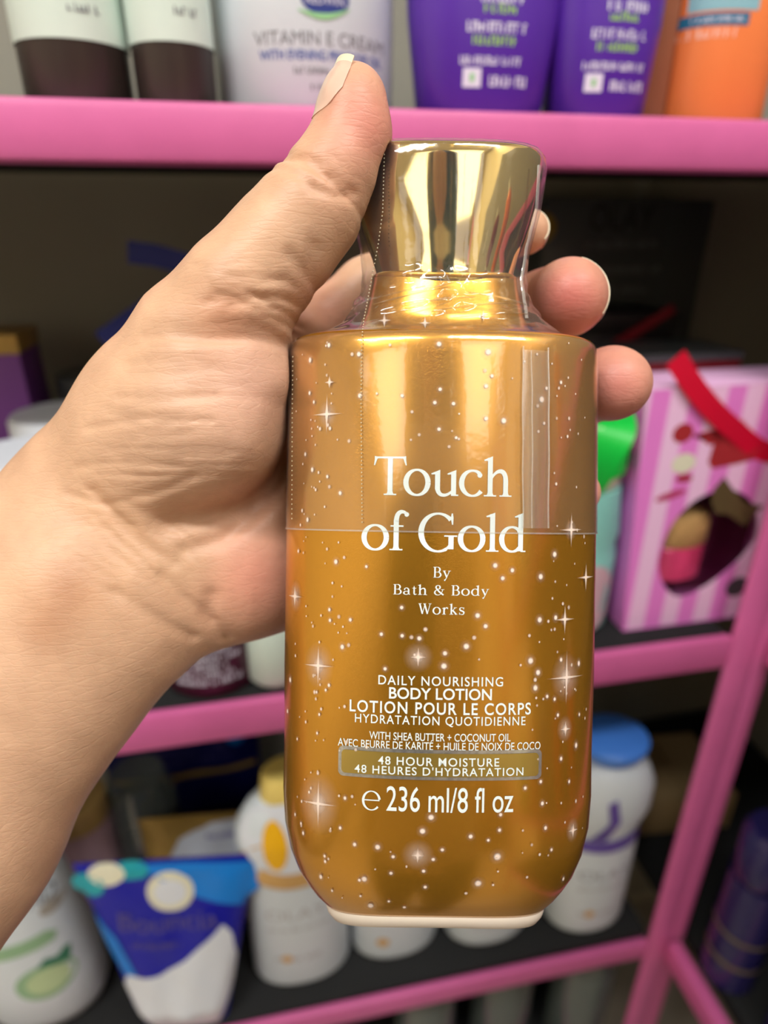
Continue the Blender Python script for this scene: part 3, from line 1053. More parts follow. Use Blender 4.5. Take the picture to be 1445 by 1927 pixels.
Print().disc(-.062, .90 * H, .014, .011).disc(-.026, .965 * H, .014, .008).wrap('turquoise_print', M_turq, tp, s, .0003)
Print().disc(-.046, .955 * H, .015, .009).wrap('cream_blob_print', M_ivory, tp, s, .0004)
Print().text('Bouncia', -.040, .040, .66 * H, .76 * H).wrap('product_name', M_slate, tp, s, .0004)
Print().words(-.032, .012, .57 * H, .60 * H, 91).wrap('small_print', M_slate, tp, s, .0004)
# gold film pouch standing behind the blue one, cloudy label showing above it
q = on_y(395, 1560, .43)
tg = tag(empty('gold_pouch', (q.x, .445, ZB), math.radians(-6)), 'gold film pouch with cloudy white label, behind the blue pouch', 'pouch')
GH = z_of(q.x, .45, 1530) - ZB
v, f = pouch('film', None, .13, .135, GH, .012, None, None, .03)
mesh_obj('pouch_body', v, f, M_goldfoil, tg)
s = pouch_front(.13, .135, GH, .012, .03)
Print().poly([(-.046, .64 * GH), (.034, .62 * GH), (.045, .76 * GH), (.042, .98 * GH), (.0, .95 * GH), (-.032, .84 * GH)]).wrap('cloud_label', M_milk, tg, s, .0004)
Print().words(-.006, .04, .83 * GH, .87 * GH, 95).wrap('lettering', M_lilac, tg, s, .0007)
# indigo pouch farther back
q = on_y(340, 1440, .56)
ti = tag(empty('indigo_pouch', (q.x, .585, ZB)), 'dark indigo pouch at the back under the middle rail', 'pouch')
IH = z_of(q.x, .585, 1385) - ZB
v, f = pouch('film', None, .17, .17, IH, .016, None, None, .0)
mesh_obj('pouch_body', v, f, M_indigo, ti)
s = pouch_front(.17, .17, IH, .016, 0)
Print().words(-.05, .05, .82 * IH, .87 * IH, 97).words(-.04, .06, .72 * IH, .77 * IH, 98).wrap('lettering', M_slate, ti, s, .0005)
Print().disc(.06, .93 * IH, .01).wrap('blue_dot', M_skyink, ti, s, .0005)
Print().rect(-.08, .08, .56 * IH, .62 * IH).wrap('gold_band', M_goldfoil, ti, s, .0005)
# clear cup between
q = on_y(250, 1520, .47)
tcup = tag(empty('clear_jar', (q.x - .0, .50, ZB)), 'smoky clear jar in shade between gold lid and indigo pouch', 'jar')
ch = z_of(q.x, .485, 1480) - ZB
oval('jar_body', [(0, .03, .03), (.004, .035, .035), (ch - .03, .035, .035), (ch, .026, .026)], M_glass, tcup)
oval('liquid', [(.003, .028, .028), (.008, .033, .033), (ch - .04, .033, .033)], M_smoke, tcup)
# gold lidded jar beside the arm
q = on_y(150, 1580, .43)
tgl = tag(empty('gold_lidded_jar', (q.x - .014, .475, ZB)), 'jar with matt gold lid just beside the forearm', 'jar')
zl = q.z - ZB
oval('jar_body', [(0, .024, .024), (.004, .028, .028), (zl - .03, .028, .028), (zl - .02, .022, .022)], M_pinklabel, tgl)
oval('lid', [(zl - .02, .027, .027), (zl + .004, .027, .027), (zl + .006, .024, .024)], M_goldplastic, tgl)


# egg bottle, white pair, blue-capped bottle
def lotion(cx, cy, hw, hd, h, label, cat='bottle', group=None, capm=None, name='white_bottle'):
    t_ = tag(empty(name, (cx, cy, ZB)), label, cat, group)
    pr = [(0, hw * .88, hd * .88), (.003, hw * .97, hd * .97), (.008, hw, hd), (h * .62, hw * .98, hd), (h * .68, hw * 1.05, hd * 1.05), (h * .86, hw * 1.02, hd), (h * .95, hw * .78, hd * .8), (h, hw * .55, hd * .6)]
    oval('bottle_body', pr, M_white, t_, 48, 2.2)
    oval('cap', [(h, hw * .52, hd * .62), (h + .006, hw * .5, hd * .6), (h + .022, hw * .46, hd * .55), (h + .024, hw * .40, hd * .5)], capm or M_white, t_)
    return t_, pr


ex = on_z(568, 1850, ZB).x + .003
h = z_of(ex, .395, 1480) - ZB
t, pr = lotion(ex, .392, .046, .028, h, 'white bottle with yellow egg yolk print, behind gold bottle base', 'bottle', None, mat('pale_yellow_cap', (240, 214, 120), .35, noise=.04))
s = surf_of(pr, 2.2)
X = lambda px: (px - 560) * .00049
Print().disc(0, h * .76, .044, .030).wrap('tan_ring_print', M_tan, t, s, .0012)
Print().disc(0, h * .87, .040, .034).wrap('egg_white_print', M_milk, t, s, .0020)
Print().disc(-.014, h * .86, .0095, .024).wrap('yolk_print', M_yolk, t, s, .0028)
Print().text('OLAY', -.028, .024, h * .44, h * .50).wrap('product_name', mat('silver_ink', (190, 190, 194), .4), t, s, .0003)
Print().words(-.028, .026, h * .37, h * .395, 101).words(-.024, .02, h * .18, h * .21, 102).wrap('small_print', bpy.data.materials['silver_ink'], t, s, .0003)
Print().disc(-.014, h * .20, .005).wrap('ochre_dot', M_tan, t, s, .0005)

ZBB = lambda px, py: on_z(px, py, ZB)
q = ZBB(752, 1808)
t, pr = lotion(q.x, q.y + .028, .043, .027, .17, 'white bottle directly under the gold bottle base, left one', 'bottle', 'white bottles under the gold bottle')
Print().disc(-.016, .03, .006).wrap('ochre_dot', M_tan, t, surf_of(pr, 2.2), .0004)
q = ZBB(928, 1782)
t, pr = lotion(q.x, q.y + .028, .043, .027, .17, 'white bottle between the base of gold bottle and blue capped bottle', 'bottle', 'white bottles under the gold bottle')
Print().words(-.02, .02, .03, .034, 104).wrap('small_print', bpy.data.materials['silver_ink'], t, surf_of(pr, 2.2), .0004)
q = ZBB(1118, 1758)
h = z_of(q.x, .385, 1412) - ZB
t = tag(empty('white_bottle', (q.x, .385, ZB)), 'white lotion bottle with blue cap and purple band, right of gold bottle', 'bottle')
pr = [(0, .037, .027), (.003, .041, .030), (.008, .0425, .031), (h * .50, .041, .031), (h * .62, .0385, .029), (h * .66, .041, .030), (h * .74, .0465, .033), (h * .86, .046, .032), (h * .94, .038, .028), (h * .985, .026, .022), (h, .020, .018)]
oval('bottle_body', pr, M_white, t, 48, 2.2)
oval('cap', [(h - .004, .019, .018), (h + .003, .027, .024), (h + .011, .0325, .0285), (h + .017, .0325, .0285), (h + .020, .028, .024)], M_bluecap, t)
s = surf_of(pr, 2.2)
Print().poly([(-.038, h * .56), (0, h * .555), (.038, h * .575), (.0375, h * .65), (.0, h * .62), (-.0375, h * .625)]).wrap('purple_band', M_lilac, t, s, .0010)
Print().poly([(-.022, h * .63), (-.008, h * .63), (.0, h * .76), (-.006, h * .88), (-.014, h * .86), (-.010, h * .76)]).wrap('purple_swoosh', M_lilac, t, s, .0012)
Print().text('OLAY', -.026, .026, h * .38, h * .44).wrap('product_name', mat('cool_grey_ink', (160, 164, 172), .4), t, s, .0003)
Print().words(-.024, .024, h * .31, h * .335, 105).words(-.02, .016, h * .14, h * .165, 106).wrap('small_print', bpy.data.materials['silver_ink'], t, s, .0003)
Print().disc(-.010, h * .155, .005).wrap('ochre_dot', M_tan, t, s, .0005)


# cardboard boxes at the back of the bottom shelf
def carton(cx, cy, hw, hd, h, rz, label):
    t_ = tag(empty('cardboard_box', (cx, cy, ZB), rz), label, 'box', 'cardboard boxes on the bottom shelf')
    box('box_body', (-hw, hw, -hd, hd, 0, h), M_card, t_, .001)
    box('top_flap', (-hw, -.001, -hd, hd, h, h + .002), M_card, t_)
    box('top_flap', (.001, hw, -hd, hd, h, h + .002), M_card, t_)
    return t_


q = on_y(1310, 1480, .50)
carton(.278, .575, .06, .045, q.z - ZB, .15, 'brown cardboard box behind the blue capped bottle, left of pink post')
q = on_y(1440, 1500, .45)
carton(.458, .50, .06, .05, z_of(.45, .46, 1480) - ZB, -.1, 'brown cardboard box showing right of the pink post').location.z = ZB - .012

# --- side shelf, lower right
WZ = ZB - .012
M_dimgold = mat('dull_gold_band', (104, 92, 70), .5, noise=.1)


def dark_bottle(x, y, topy, label):
    t_ = tag(empty('midnight_bottle', (x, y, WZ)), label, 'bottle', 'midnight bottles on the side shelf')
    h_ = z_of(x, y, topy) - WZ
    pr = [(0, .021, .021), (.004, .0245, .0245), (h_ * .70, .0245, .0245), (h_ * .71, .023, .023), (h_ * .72, .0245, .0245), (h_ - .006, .0245, .0245), (h_, .020, .020)]
    oval('bottle_body', pr[:3], M_darkpurple, t_)
    oval('cap', pr[3:], M_darkpurple, t_)
    g = .0247
    oval('gold_ring', [(h_ * .18, g, g), (h_ * .21, g, g)], M_dimgold, t_, bottom=False, top=False)
    oval('gold_ring', [(h_ * .36, g, g), (h_ * .385, g, g)], M_dimgold, t_, bottom=False, top=False)
    return t_


dark_bottle(.4025, .303, 1560, 'dark midnight bottle with gold rings nearest the pink post')
dark_bottle(.418, .236, 1640, 'dark midnight bottle at the extreme lower right corner')

# --- clear jars on the lowest shelf
M_sea = mat('dark_sea_gel', (52, 70, 66), .4, noise=.15, scale=40)
for k, (px, rad, lab) in enumerate(((800, .034, 'clear plastic jar under the bottom rail, leftmost of three'), (950, .036, 'clear plastic jar under the bottom rail, middle of three'),
                                    (1085, .036, 'clear plastic jar under the bottom rail, nearest the pink post'))):
    q = on_y(px, 1880, .41)
    t_ = tag(empty('clear_tub', (q.x, .41 + (k % 2) * .012, -.962)), lab, 'jar', 'clear jars on the lowest shelf')
    hh = .255 - .006 * k
    oval('tub_body', [(0, rad * .9, rad * .9), (.004, rad, rad), (hh - .03, rad, rad), (hh - .022, rad * .88, rad * .88)], M_glass, t_)
    oval('lid', [(hh - .024, rad * .95, rad * .95), (hh - .003, rad * .95, rad * .95), (hh, rad * .85, rad * .85)], M_glass, t_)
    oval('filling', [(.004, rad * .9, rad * .9), (hh - .07, rad * .9, rad * .9)], M_sea, t_)

#@@HAND
# ------------------------------------------------------------------ gold lotion bottle
D0 = 0.165
XC = 0.01464
ARCH = 0.045
KP = D0 / F


def zs(py):                                    # height of an outline row measured at the bottle's side
    return (963.5 - py) * KP / (1 + ARCH)


MB = HAND @ Matrix.Translation((XC, D0, 0)) @ Matrix.Rotation(math.radians(0.87), 4, 'Y')
BT = empty('lotion_bottle', M=MB @ Matrix.Translation((0, 0, -0.1)))
tag(BT, 'gold body lotion bottle with gold cap in clear wrap, held in the hand', 'bottle')
CH = Matrix.Translation((0, 0, 0.1))


def pp(rows):
    return [(zs(py), hw * KP, hd) for py, hw, hd in rows]


BODY = pp([(1700, 200, .0128), (1692, 208, .0136), (1676, 224, .0150), (1655, 240, .0166), (1630, 256, .0180), (1590, 272, .0194), (1540, 283, .0206), (1480, 287, .0212),
           (1400, 286.5, .0216), (1250, 288.5, .0217), (1000, 288.5, .0217), (760, 286.5, .0217), (690, 286, .0217), (668, 285, .0216), (658, 283, .0213), (650, 277, .0207),
           (646, 268, .0198), (643, 252, .0182), (639, 215, .0160), (634, 178, .0138), (622, 160, .0128), (600, 150, .0123), (570, 143, .0119), (540, 137, .0114), (530, 136, .0112)])
BASE = pp([(1725, 150, .0090), (1725, 182, .0112), (1722, 192, .0120), (1711, 201, .0127), (1702, 204, .0131), (1697, 203, .0129)])
CAP = pp([(545, 118, .0108), (541, 124, .0114), (536, 126, .0116), (520, 128, .0118), (490, 136, .0124), (459, 148, .0132), (430, 158, .0139), (393, 168, .0147), (350, 175, .0154), (325, 178, .0158),
          (311, 179, .0160), (304, 177.5, .0158), (300, 172, .0153), (299.5, 130, .012), (299.5, 40, .005)])
WRAP = pp([(998, 290.5, .02195), (900, 290, .02195), (760, 289, .0219), (690, 288.5, .0219), (668, 287.5, .0218), (655, 283, .0213), (647, 262, .0203), (636, 222, .0186), (622, 200, .0172),
           (600, 180, .0158), (575, 164, .0147), (550, 156, .0141), (520, 154, .0138), (480, 158, .0142), (440, 168, .0148), (400, 178, .0155), (355, 185, .0162), (325, 188, .01665),
           (308, 186, .0166), (299, 179, .0160), (296, 172, .0153), (295.5, 156, .0140)])

# gold lacquer with fine metal flake
M_gold = mat('gold_lacquer', (212, 152, 46), 0.22, metal=0.74, noise=0.10, scale=35, coat=0.5)
nt = M_gold.node_tree
b = nt.nodes['Principled BSDF']
tc = nt.nodes.new('ShaderNodeTexCoord')
vr = nt.nodes.new('ShaderNodeTexVoronoi')
vr.inputs['Scale'].default_value = 2600
nt.links.new(tc.outputs['Object'], vr.inputs['Vector'])
bp = nt.nodes.new('ShaderNodeBump')
bp.inputs['Strength'].default_value = 0.2
bp.inputs['Distance'].default_value = 0.0004
nt.links.new(vr.outputs['Color'], bp.inputs['Height'])
nt.links.new(bp.outputs['Normal'], b.inputs['Normal'])
b.inputs['Coat Roughness'].default_value = 0.12
M_cap = mat('gold_mirror', (222, 196, 128), 0.07, metal=1.0, noise=0.01)
M_base = mat('frosted_base', (232, 220, 204), 0.35, noise=0.02)
M_ink = mat('white_label_ink', (238, 250, 250), 0.45, noise=0.01)
M_film = clear_mat('shrink_film', (0.97, 0.97, 0.965), 0.10, 0.05, haze=0.035)

body = oval('bottle_body', BODY, M_gold, BT, 128, 2.0, ARCH, M=CH, sharp=75)
oval('bottle_base', BASE, M_base, BT, 96, 2.0, ARCH, M=CH)
oval('cap', CAP, M_cap, BT, 128, 2.0, ARCH, M=CH, sharp=50)
oval('neck_collar', pp([(534, 133, .0116), (531, 136, .0118), (527, 136, .0118), (524, 133, .0116)]), M_gold, BT, 96, 2.0, ARCH, M=CH)
# shrink film: denser grid with creases at the neck
fz = []
zz = np.linspace(WRAP[0][0], WRAP[-3][0], 150).tolist() + [WRAP[-2][0], WRAP[-1][0]]
vs, fs = oval_vf([(z, *interp(WRAP, z)) for z in zz], 160, 2.0, ARCH, False, False)
vs2 = []
zn0, zn1 = zs(650), zs(505)
for (x, y, z) in vs:
    e = max(0.0, min(1, (z - zn0) / .006)) * max(0.0, min(1, (zn1 - z) / .006))
    a = math.atan2(y, x)
    amp = 0.00042 * e * (math.sin(900 * z + 5 * a + 2 * math.sin(4 * a)) + 0.6 * math.sin(1500 * z - 7 * a) + .5 * math.sin(23 * a + 300 * z))
    amp += 0.00006 * math.sin(31 * a + 60 * z)
    l = math.hypot(x, y)
    vs2.append((x + x / l * amp, y + y / l * amp, z))
film = mesh_obj('shrink_film', vs2, fs, M_film, BT, M=CH, sharp=80)


def oval_surf(prof):
    def s_(x, z, off):
        hw, hd = interp(prof, z)
        t_ = max(-.995, min(.995, x / hw))
        y = -hd * math.sqrt(1 - t_ * t_)
        nx, ny = t_ / hw, y / hd ** 2
        l = math.hypot(nx, ny)
        return (x + nx / l * off, y + ny / l * off, z * (1 + ARCH * t_ * t_) + 0.1)
    return s_


def on_bottle(px, py, prof):
    """bottle coordinates (x, z) of a photographed spot on its front"""
    x, z = 0.0, 0.0
    MI = MB.inverted()
    for _ in range(12):
        hw, hd = interp(prof, z)
        t_ = max(-.99, min(.99, x / hw))
        d = D0 - hd * math.sqrt(1 - t_ * t_)
        q_ = MI @ (ray(px, py) * d)
        x, z = q_.x, q_.z / (1 + ARCH * t_ * t_)
    return x, z


BS = oval_surf(BODY)
LINES = [('Touch', 703, 962, 933, 860, 'serif', 0), ('of Gold', 680, 988, 1037, 966, 'serif', 0), ('~By', 815, 848, 1087, 1067, 'serif', 0), ('~Bath & Body', 740, 920, 1120, 1101, 'serif', 0),
         ('~Works', 787, 874, 1156, 1136, 'serif', 0), ('DAILY NOURISHING', 712, 946, 1291, 1273, 'sans', .008), ('BODY LOTION', 732, 925, 1317, 1295, 'sans', .016),
         ('LOTION POUR LE CORPS', 658, 998, 1345, 1322, 'sans', .016), ('HYDRATATION QUOTIDIENNE', 668, 988, 1368, 1348, 'sans', .008),
         ('WITH SHEA BUTTER + COCONUT OIL', 695, 960, 1395, 1380, 'sans', .006), ('AVEC BEURRE DE KARITÉ + HUILE DE NOIX DE COCO', 636, 1016, 1412, 1393, 'sans', .006),
         ('48 HOUR MOISTURE', 712, 938, 1441, 1425, 'sans', .010), ("48 HEURES D'HYDRATATION", 668, 983, 1459, 1443, 'sans', .010)]


def spaced(t_):
    return t_


for (s_, xa, xb, yb, yt, style, bold) in LINES:
    yc = (yb + yt) / 2
    x0_, z0_ = on_bottle((xa + xb) / 2, yb, BODY)
    _, z1_ = on_bottle((xa + xb) / 2, yt, BODY)
    xl, zl_ = on_bottle(xa, yb, BODY)
    xr, zr_ = on_bottle(xb, yb, BODY)
    p = Print().text(s_, xl, xr, z0_, z1_, style, bold, 1.0 if 'SHEA' in s_ or 'AVEC' in s_ or s_ == 'BODY LOTION' else 1.16)
    p.wrap('lettering', M_ink, BT, BS, .00014 if yt < 1420 or yt > 1470 else .0004)
# volume line: the estimated sign and figures
xl, z0_ = on_bottle(727, 1523, BODY)
xr, z1_ = on_bottle(966, 1481, BODY)
Print().text('236 ml/8 fl oz', xl, xr, z0_ - .0003, z1_, 'sans', .004).wrap('lettering', M_ink, BT, BS)
xe, ze = on_bottle(699, 1506, BODY)
eg = [_arc(0, 0, .40, .44, 8, 322, .05, .12, 40), _line(-.36, .02, .40, .02, .055)]
p = Print()
for v, f in eg:
    p.add([(xe + a * .0047, ze + c * .0049) for a, c in v], f)
p.wrap('estimated_sign', M_ink, BT, BS)
# badge with foil rim
M_foil = mat('holographic_foil', (205, 205, 200), 0.25, metal=0.8, noise=0.5, scale=900)
M_badge = mat('badge_gold', (196, 168, 84), 0.3, metal=0.7, noise=0.05)
M_badge.node_tree.nodes['Principled BSDF'].inputs['Coat Weight'].default_value = .4


def rrect(x0, x1, z0, z1, r):
    pts = []
    for cx, cz, a0 in ((x1 - r, z1 - r, 0), (x0 + r, z1 - r, 90), (x0 + r, z0 + r, 180), (x1 - r, z0 + r, 270)):
        for k in range(7):
            a = math.radians(a0 + 15 * k)
            pts.append((cx + r * math.cos(a), cz + r * math.sin(a)))
    return pts


xl, _ = on_bottle(637, 1440, BODY)
xr, _ = on_bottle(1018, 1440, BODY)
_, zb_ = on_bottle(828, 1468, BODY)
_, zt_ = on_bottle(828, 1411, BODY)
Print().poly(rrect(xl, xr, zb_, zt_, .0012)).wrap('badge_rim', M_foil, BT, BS, .00018)
Print().poly(rrect(xl + .0008, xr - .0008, zb_ + .0008, zt_ - .0008, .0009)).wrap('badge_panel', M_badge, BT, BS, .0003)

# printed starlight
M_spark = bpy.data.materials.new('starlight_ink')
M_spark.use_nodes = True
nt = M_spark.node_tree
b = nt.nodes['Principled BSDF']
b.inputs['Base Color'].default_value = (*lin((255, 236, 222)), 1)
b.inputs['Roughness'].default_value = 0.5
at_ = nt.nodes.new('ShaderNodeAttribute')
at_.attribute_name = 'ink_cover'
pw = nt.nodes.new('ShaderNodeMath')
pw.operation = 'POWER'
pw.inputs[1].default_value = 1.5
nt.links.new(at_.outputs['Fac'], pw.inputs[0])
nt.links.new(pw.outputs[0], b.inputs['Alpha'])
SV, SF, SA = [], [], []


def soft_disc(px, py, rpx, peak, prof=BODY, off=.0003, core=0.0):
    x, z = on_bottle(px, py, prof)
    r = rpx * .143 / F
    s_ = oval_surf(prof)
    o = len(SV)
    sg = 16
    SV.append(s_(x, z, off))
    SA.append(peak)
    hw = interp(prof, z)[0]
    sq = math.sqrt(max(.05, 1 - (x / hw) ** 2))
    for q_, al in ((max(core, .35), peak * (.95 if core else .42)), (1.0, 0.0)):
        for k in range(sg):
            a = 2 * math.pi * k / sg
            SV.append(s_(x + q_ * r * math.cos(a) * max(sq, .45), z + q_ * r * math.sin(a), off))
            SA.append(al)
    for k in range(sg):
        SF.append((o, o + 1 + k, o + 1 + (k + 1) % sg))
        SF.append((o + 1 + k, o + 1 + sg + k, o + 1 + sg + (k + 1) % sg, o + 1 + (k + 1) % sg))


def star(px, py, L, halo, prof=BODY):
    soft_disc(px, py, halo * 1.15, .85, prof, .00030)
    soft_disc(px, py, max(4, L * .16), 1.0, prof, .0004, .5)
    x, z = on_bottle(px, py, prof)
    s_ = oval_surf(prof)
    l, wd = L * 1.1 * .143 / F, .00032
    hw = interp(prof, z)[0]
    for dx, dz in ((1, 0), (-1, 0), (0, 1), (0, -1)):
        o = len(SV)
        ln = l * (1.25 if dz else 1.0)
        n_ = 5
        for k in range(n_ + 1):
            q_ = k / n_
            for sd in (-1, 1):
                SV.append(s_(x + dx * ln * q_ + dz * sd * wd * (1 - q_), z + dz * ln * q_ + dx * sd * wd * (1 - q_) + dx * .02 * ln * q_, .0005))
                SA.append(1.0 - .75 * q_)
        for k in range(n_):
            SF.append((o + 2 * k, o + 2 * k + 1, o + 2 * k + 3, o + 2 * k + 2))


for a in ((617, 780, 30, 26), (601, 1252, 30, 42), (601, 1511, 36, 58), (558, 1122, 16, 30), (1063, 1274, 40, 44), (1072, 997, 26, 20), (1099, 1086, 22, 10), (1060, 1165, 22, 12),
          (787, 1236, 15, 27), (786, 1608, 13, 30), (1061, 1371, 12, 24), (1075, 1561, 12, 24), (725, 604, 14, 10), (800, 609, 12, 8), (908, 595, 10, 9), (622, 720, 10, 8)):
    star(*a)
DOTS = [(826, 648, 8), (918, 663, 10), (585, 678, 9), (620, 650, 8), (676, 667, 8), (584, 740, 7), (592, 757, 6), (678, 745, 8), (757, 745, 6), (828, 733, 6), (925, 708, 6), (914, 727, 7), (914, 788, 7),
        (947, 792, 9), (818, 758, 6), (853, 760, 6), (826, 808, 6), (858, 824, 5), (1018, 752, 10), (1054, 720, 6), (1027, 731, 6), (589, 884, 8), (576, 855, 7), (641, 928, 7), (580, 978, 8), (617, 897, 6),
        (633, 1057, 8), (563, 1037, 6), (690, 1066, 5), (931, 1064, 8), (963, 1073, 7), (945, 1088, 7), (1042, 1043, 9), (1016, 1085, 9), (1014, 1166, 9), (1044, 1162, 8), (898, 1158, 8), (913, 1178, 7),
        (756, 1143, 6), (660, 1166, 6), (621, 1147, 6), (622, 1727 - 560, 6), (757, 1196, 6), (718, 1193, 6), (789, 1201, 7), (877, 1216, 9), (645, 1217, 8), (837, 1229, 7), (835, 1253, 9), (725, 1258, 6),
        (997, 1243, 10), (1011, 1265, 9), (1006, 1294, 9), (1054, 1241, 7), (1087, 1248, 9), (1028, 1310, 6), (1042, 1315, 6), (548, 1279, 9), (620, 1289, 6), (614, 1298, 5), (597, 1302, 5), (543, 1338, 7),
        (602, 1344, 5), (598, 1379, 5), (561, 1390, 5), (1048, 1345, 6), (1088, 1344, 6), (1082, 1402, 9), (1054, 1427, 7), (1016, 1470, 6), (987, 1482, 6), (1019, 1511, 7), (1069, 1470, 6), (650, 1501, 6),
        (583, 1490, 5), (557, 1532, 6), (568, 1549, 6), (572, 1567, 7), (641, 1557, 6), (811, 1537, 9), (795, 1563, 9), (939, 1561, 6), (941, 1532, 6), (885, 1573, 7), (918, 1580, 5), (1025, 1557, 7),
        (1036, 1598, 6), (711, 1593, 9), (668, 1588, 7), (740, 1611, 6), (815, 1616, 6), (832, 1598, 6), (935, 1611, 12), (899, 1661, 11), (686, 1653, 10), (677, 1655, 6), (605, 1649, 9), (613, 1620, 6),
        (612, 1610, 6), (736, 1642, 6), (797, 1638, 6), (800, 1668, 6), (927, 1664, 4), (626, 1675, 6), (698, 1703, 11), (761, 1706, 6), (1058, 1653, 8), (679, 1685, 5), (732, 1695, 5)]
for px, py, r in DOTS:
    soft_disc(px, py, r * .80, 1.0, core=.45)
    soft_disc(px, py, r * 1.6, .55, off=.00025)
rr = random.Random(4)
for k in range(250):
    u = rr.random()
    px = 829 + (1 if rr.random() < .5 else -1) * (285 * (1 - .42 * u * u)) if k < 170 else 829 + rr.uniform(-240, 240)
    py = rr.uniform(640, 1690)
    if 700 < px < 1000 and (850 < py < 1160 or 1265 < py < 1530):
        continue
    if abs(px - 829) > 272:
        px = 829 + math.copysign(rr.uniform(200, 272), px - 829)
    if py > 1560 and abs(px - 829) > 210:
        continue
    soft_disc(px, py, rr.choice([2.8, 3.2, 3.8, 4.6, 5.6]), rr.uniform(.55, .95), core=.4)
so = stuff(mesh_obj('starlight_print', SV, SF, M_spark, BT, smooth=True, sharp=80))
at = so.data.attributes.new('ink_cover', 'FLOAT', 'POINT')
at.data.foreach_set('value', SA)

# film details: perforations, overlap seam, cut edge
WS = oval_surf(WRAP)
M_perf = mat('perforation_edge', (206, 192, 158), .3, noise=.02)
pv, pf = [], []


def perf_line(pix, step):
    pts = [on_bottle(a, b_, WRAP) for a, b_ in pix]
    L = 0
    for (xa, za), (xb, zb2) in zip(pts[:-1], pts[1:]):
        n_ = max(1, int(math.hypot(xb - xa, zb2 - za) / step))
        for k in range(n_):
            x, z = xa + (xb - xa) * k / n_, za + (zb2 - za) * k / n_
            o = len(pv)
            for j in range(6):
                a = j * math.pi / 3
                pv.append(WS(x + .00017 * math.cos(a), z + .00021 * math.sin(a), .0003))
            pv.append(WS(x, z, .00045))
            for j in range(6):
                pf.append((o + j, o + (j + 1) % 6, o + 6))


perf_line([(724, 292), (721, 400), (713, 460), (697, 545), (686, 600), (681, 660), (680, 760), (682, 990)], .00085)
perf_line([(553, 672), (552, 760), (551, 985)], .0011)
stuff(mesh_obj('perforation_line', pv, pf, M_perf, BT, smooth=False))
M_seam = clear_mat('film_edge', (.93, .93, .92), .12, .16, haze=.22)


def film_strip(name, pix, wpx, prof=WRAP, off=.0003):
    n_ = 40
    ys = np.linspace(pix[0][1], pix[-1][1], n_)
    xs_ = np.interp(ys, [p_[1] for p_ in pix], [p_[0] for p_ in pix])
    s_ = oval_surf(prof)
    vv, ff = [], []
    for i, (a, b_) in enumerate(zip(xs_, ys)):
        x, z = on_bottle(a, b_, prof)
        h2 = wpx * .143 / F / 2
        wob = .00007 * math.sin(b_ * .045 + a)
        for dx, o_ in ((-h2, 0), (-h2 * .4, .00035), (h2 * .4, .00035), (h2, 0)):
            vv.append(s_(x + dx + wob, z, off + o_))
    for i in range(n_ - 1):
        for j in range(3):
            a = i * 4 + j
            ff.append((a, a + 1, a + 5, a + 4))
    return mesh_obj(name, vv, ff, M_seam, BT, smooth=True, sharp=80)


M_seam2 = clear_mat('film_overlap', (.97, .97, .96), .14, .07, haze=.07)
film_strip('film_overlap', [(1006, 660), (1007, 800), (1006, 994)], 52).data.materials[0] = M_seam2
film_strip('film_seam', [(983, 652), (982, 800), (983, 994)], 3)
film_strip('film_seam', [(1030, 655), (1031, 800), (1030, 994)], 3)
film_strip('film_seam', [(998, 660), (1000, 800), (999, 994)], 2.4)
film_strip('film_seam', [(1012, 312), (1007, 395), (988, 470), (979, 530), (990, 600)], 8)


def film_crease(pix, wpx):
    s_ = oval_surf(WRAP)
    q_ = [np.array(on_bottle(a, b_, WRAP)) for a, b_ in pix]
    pts_ = np.array(_bez(q_[0], q_[0] + (q_[1] - q_[0]) * .66, q_[2] + (q_[1] - q_[2]) * .66, q_[2], 18))
    vv, ff = [], []
    h2 = wpx * .150 / F / 2
    for i, (x, z) in enumerate(pts_):
        k_ = math.sin(math.pi * (i + .4) / len(pts_)) ** .6
        for dz, o_ in ((-h2 * k_, .0004), (0, .0009), (h2 * k_, .0004)):
            vv.append(s_(x, z + dz, o_))
    for i in range(len(pts_) - 1):
        for j in range(2):
            a = i * 3 + j
            ff.append((a, a + 1, a + 4, a + 3))
    return mesh_obj('film_crease', vv, ff, M_seam, BT, smooth=True, sharp=80)


for pix, w_ in ((((740, 566), (800, 545), (856, 532)), 5), (((706, 574), (780, 553), (846, 541)), 3), (((764, 577), (830, 560), (892, 560)), 5), (((812, 588), (870, 573), (976, 572)), 5),
                (((770, 592), (820, 580), (850, 566)), 3), (((720, 560), (760, 548), (800, 540)), 2.5), (((880, 552), (930, 556), (985, 574)), 4), (((850, 600), (920, 590), (990, 592)), 2.5)):
    film_crease(pix, w_)
nE = 90
ev, ef = [], []
for i in range(nE + 1):
    a = math.pi + math.pi * i / nE
    hw, hd = WRAP[0][1] + .0001, WRAP[0][2] + .0001
    for dz in (-.00018, .00018):
        ev.append((hw * math.cos(a), hd * math.sin(a), (WRAP[0][0] + dz) * (1 + ARCH * math.cos(a) ** 2) + .1))
for i in range(nE):
    ef.append((2 * i, 2 * i + 2, 2 * i + 3, 2 * i + 1))
mesh_obj('film_cut_edge', ev, ef, M_seam, BT, smooth=True)

# ------------------------------------------------------------------ the hand that holds it
H_ = 0.00068
GX = np.arange(-0.205, 0.086, H_, dtype=np.float32)
GY_ = np.arange(0.105, 0.245, H_, dtype=np.float32)
GZ = np.arange(-0.205, 0.128, H_, dtype=np.float32)
VAL = np.full((len(GX), len(GY_), len(GZ)), 0.03, np.float32)


def p3(px, py, d):
    return np.array([(px - 722.5) * d / F, d, (963.5 - py) * d / F])


def sl(g, a, b_):
    i = max(0, int(np.searchsorted(g, a)) - 1)
    j = min(len(g), int(np.searchsorted(g, b_)) + 1)
    return slice(i, j)


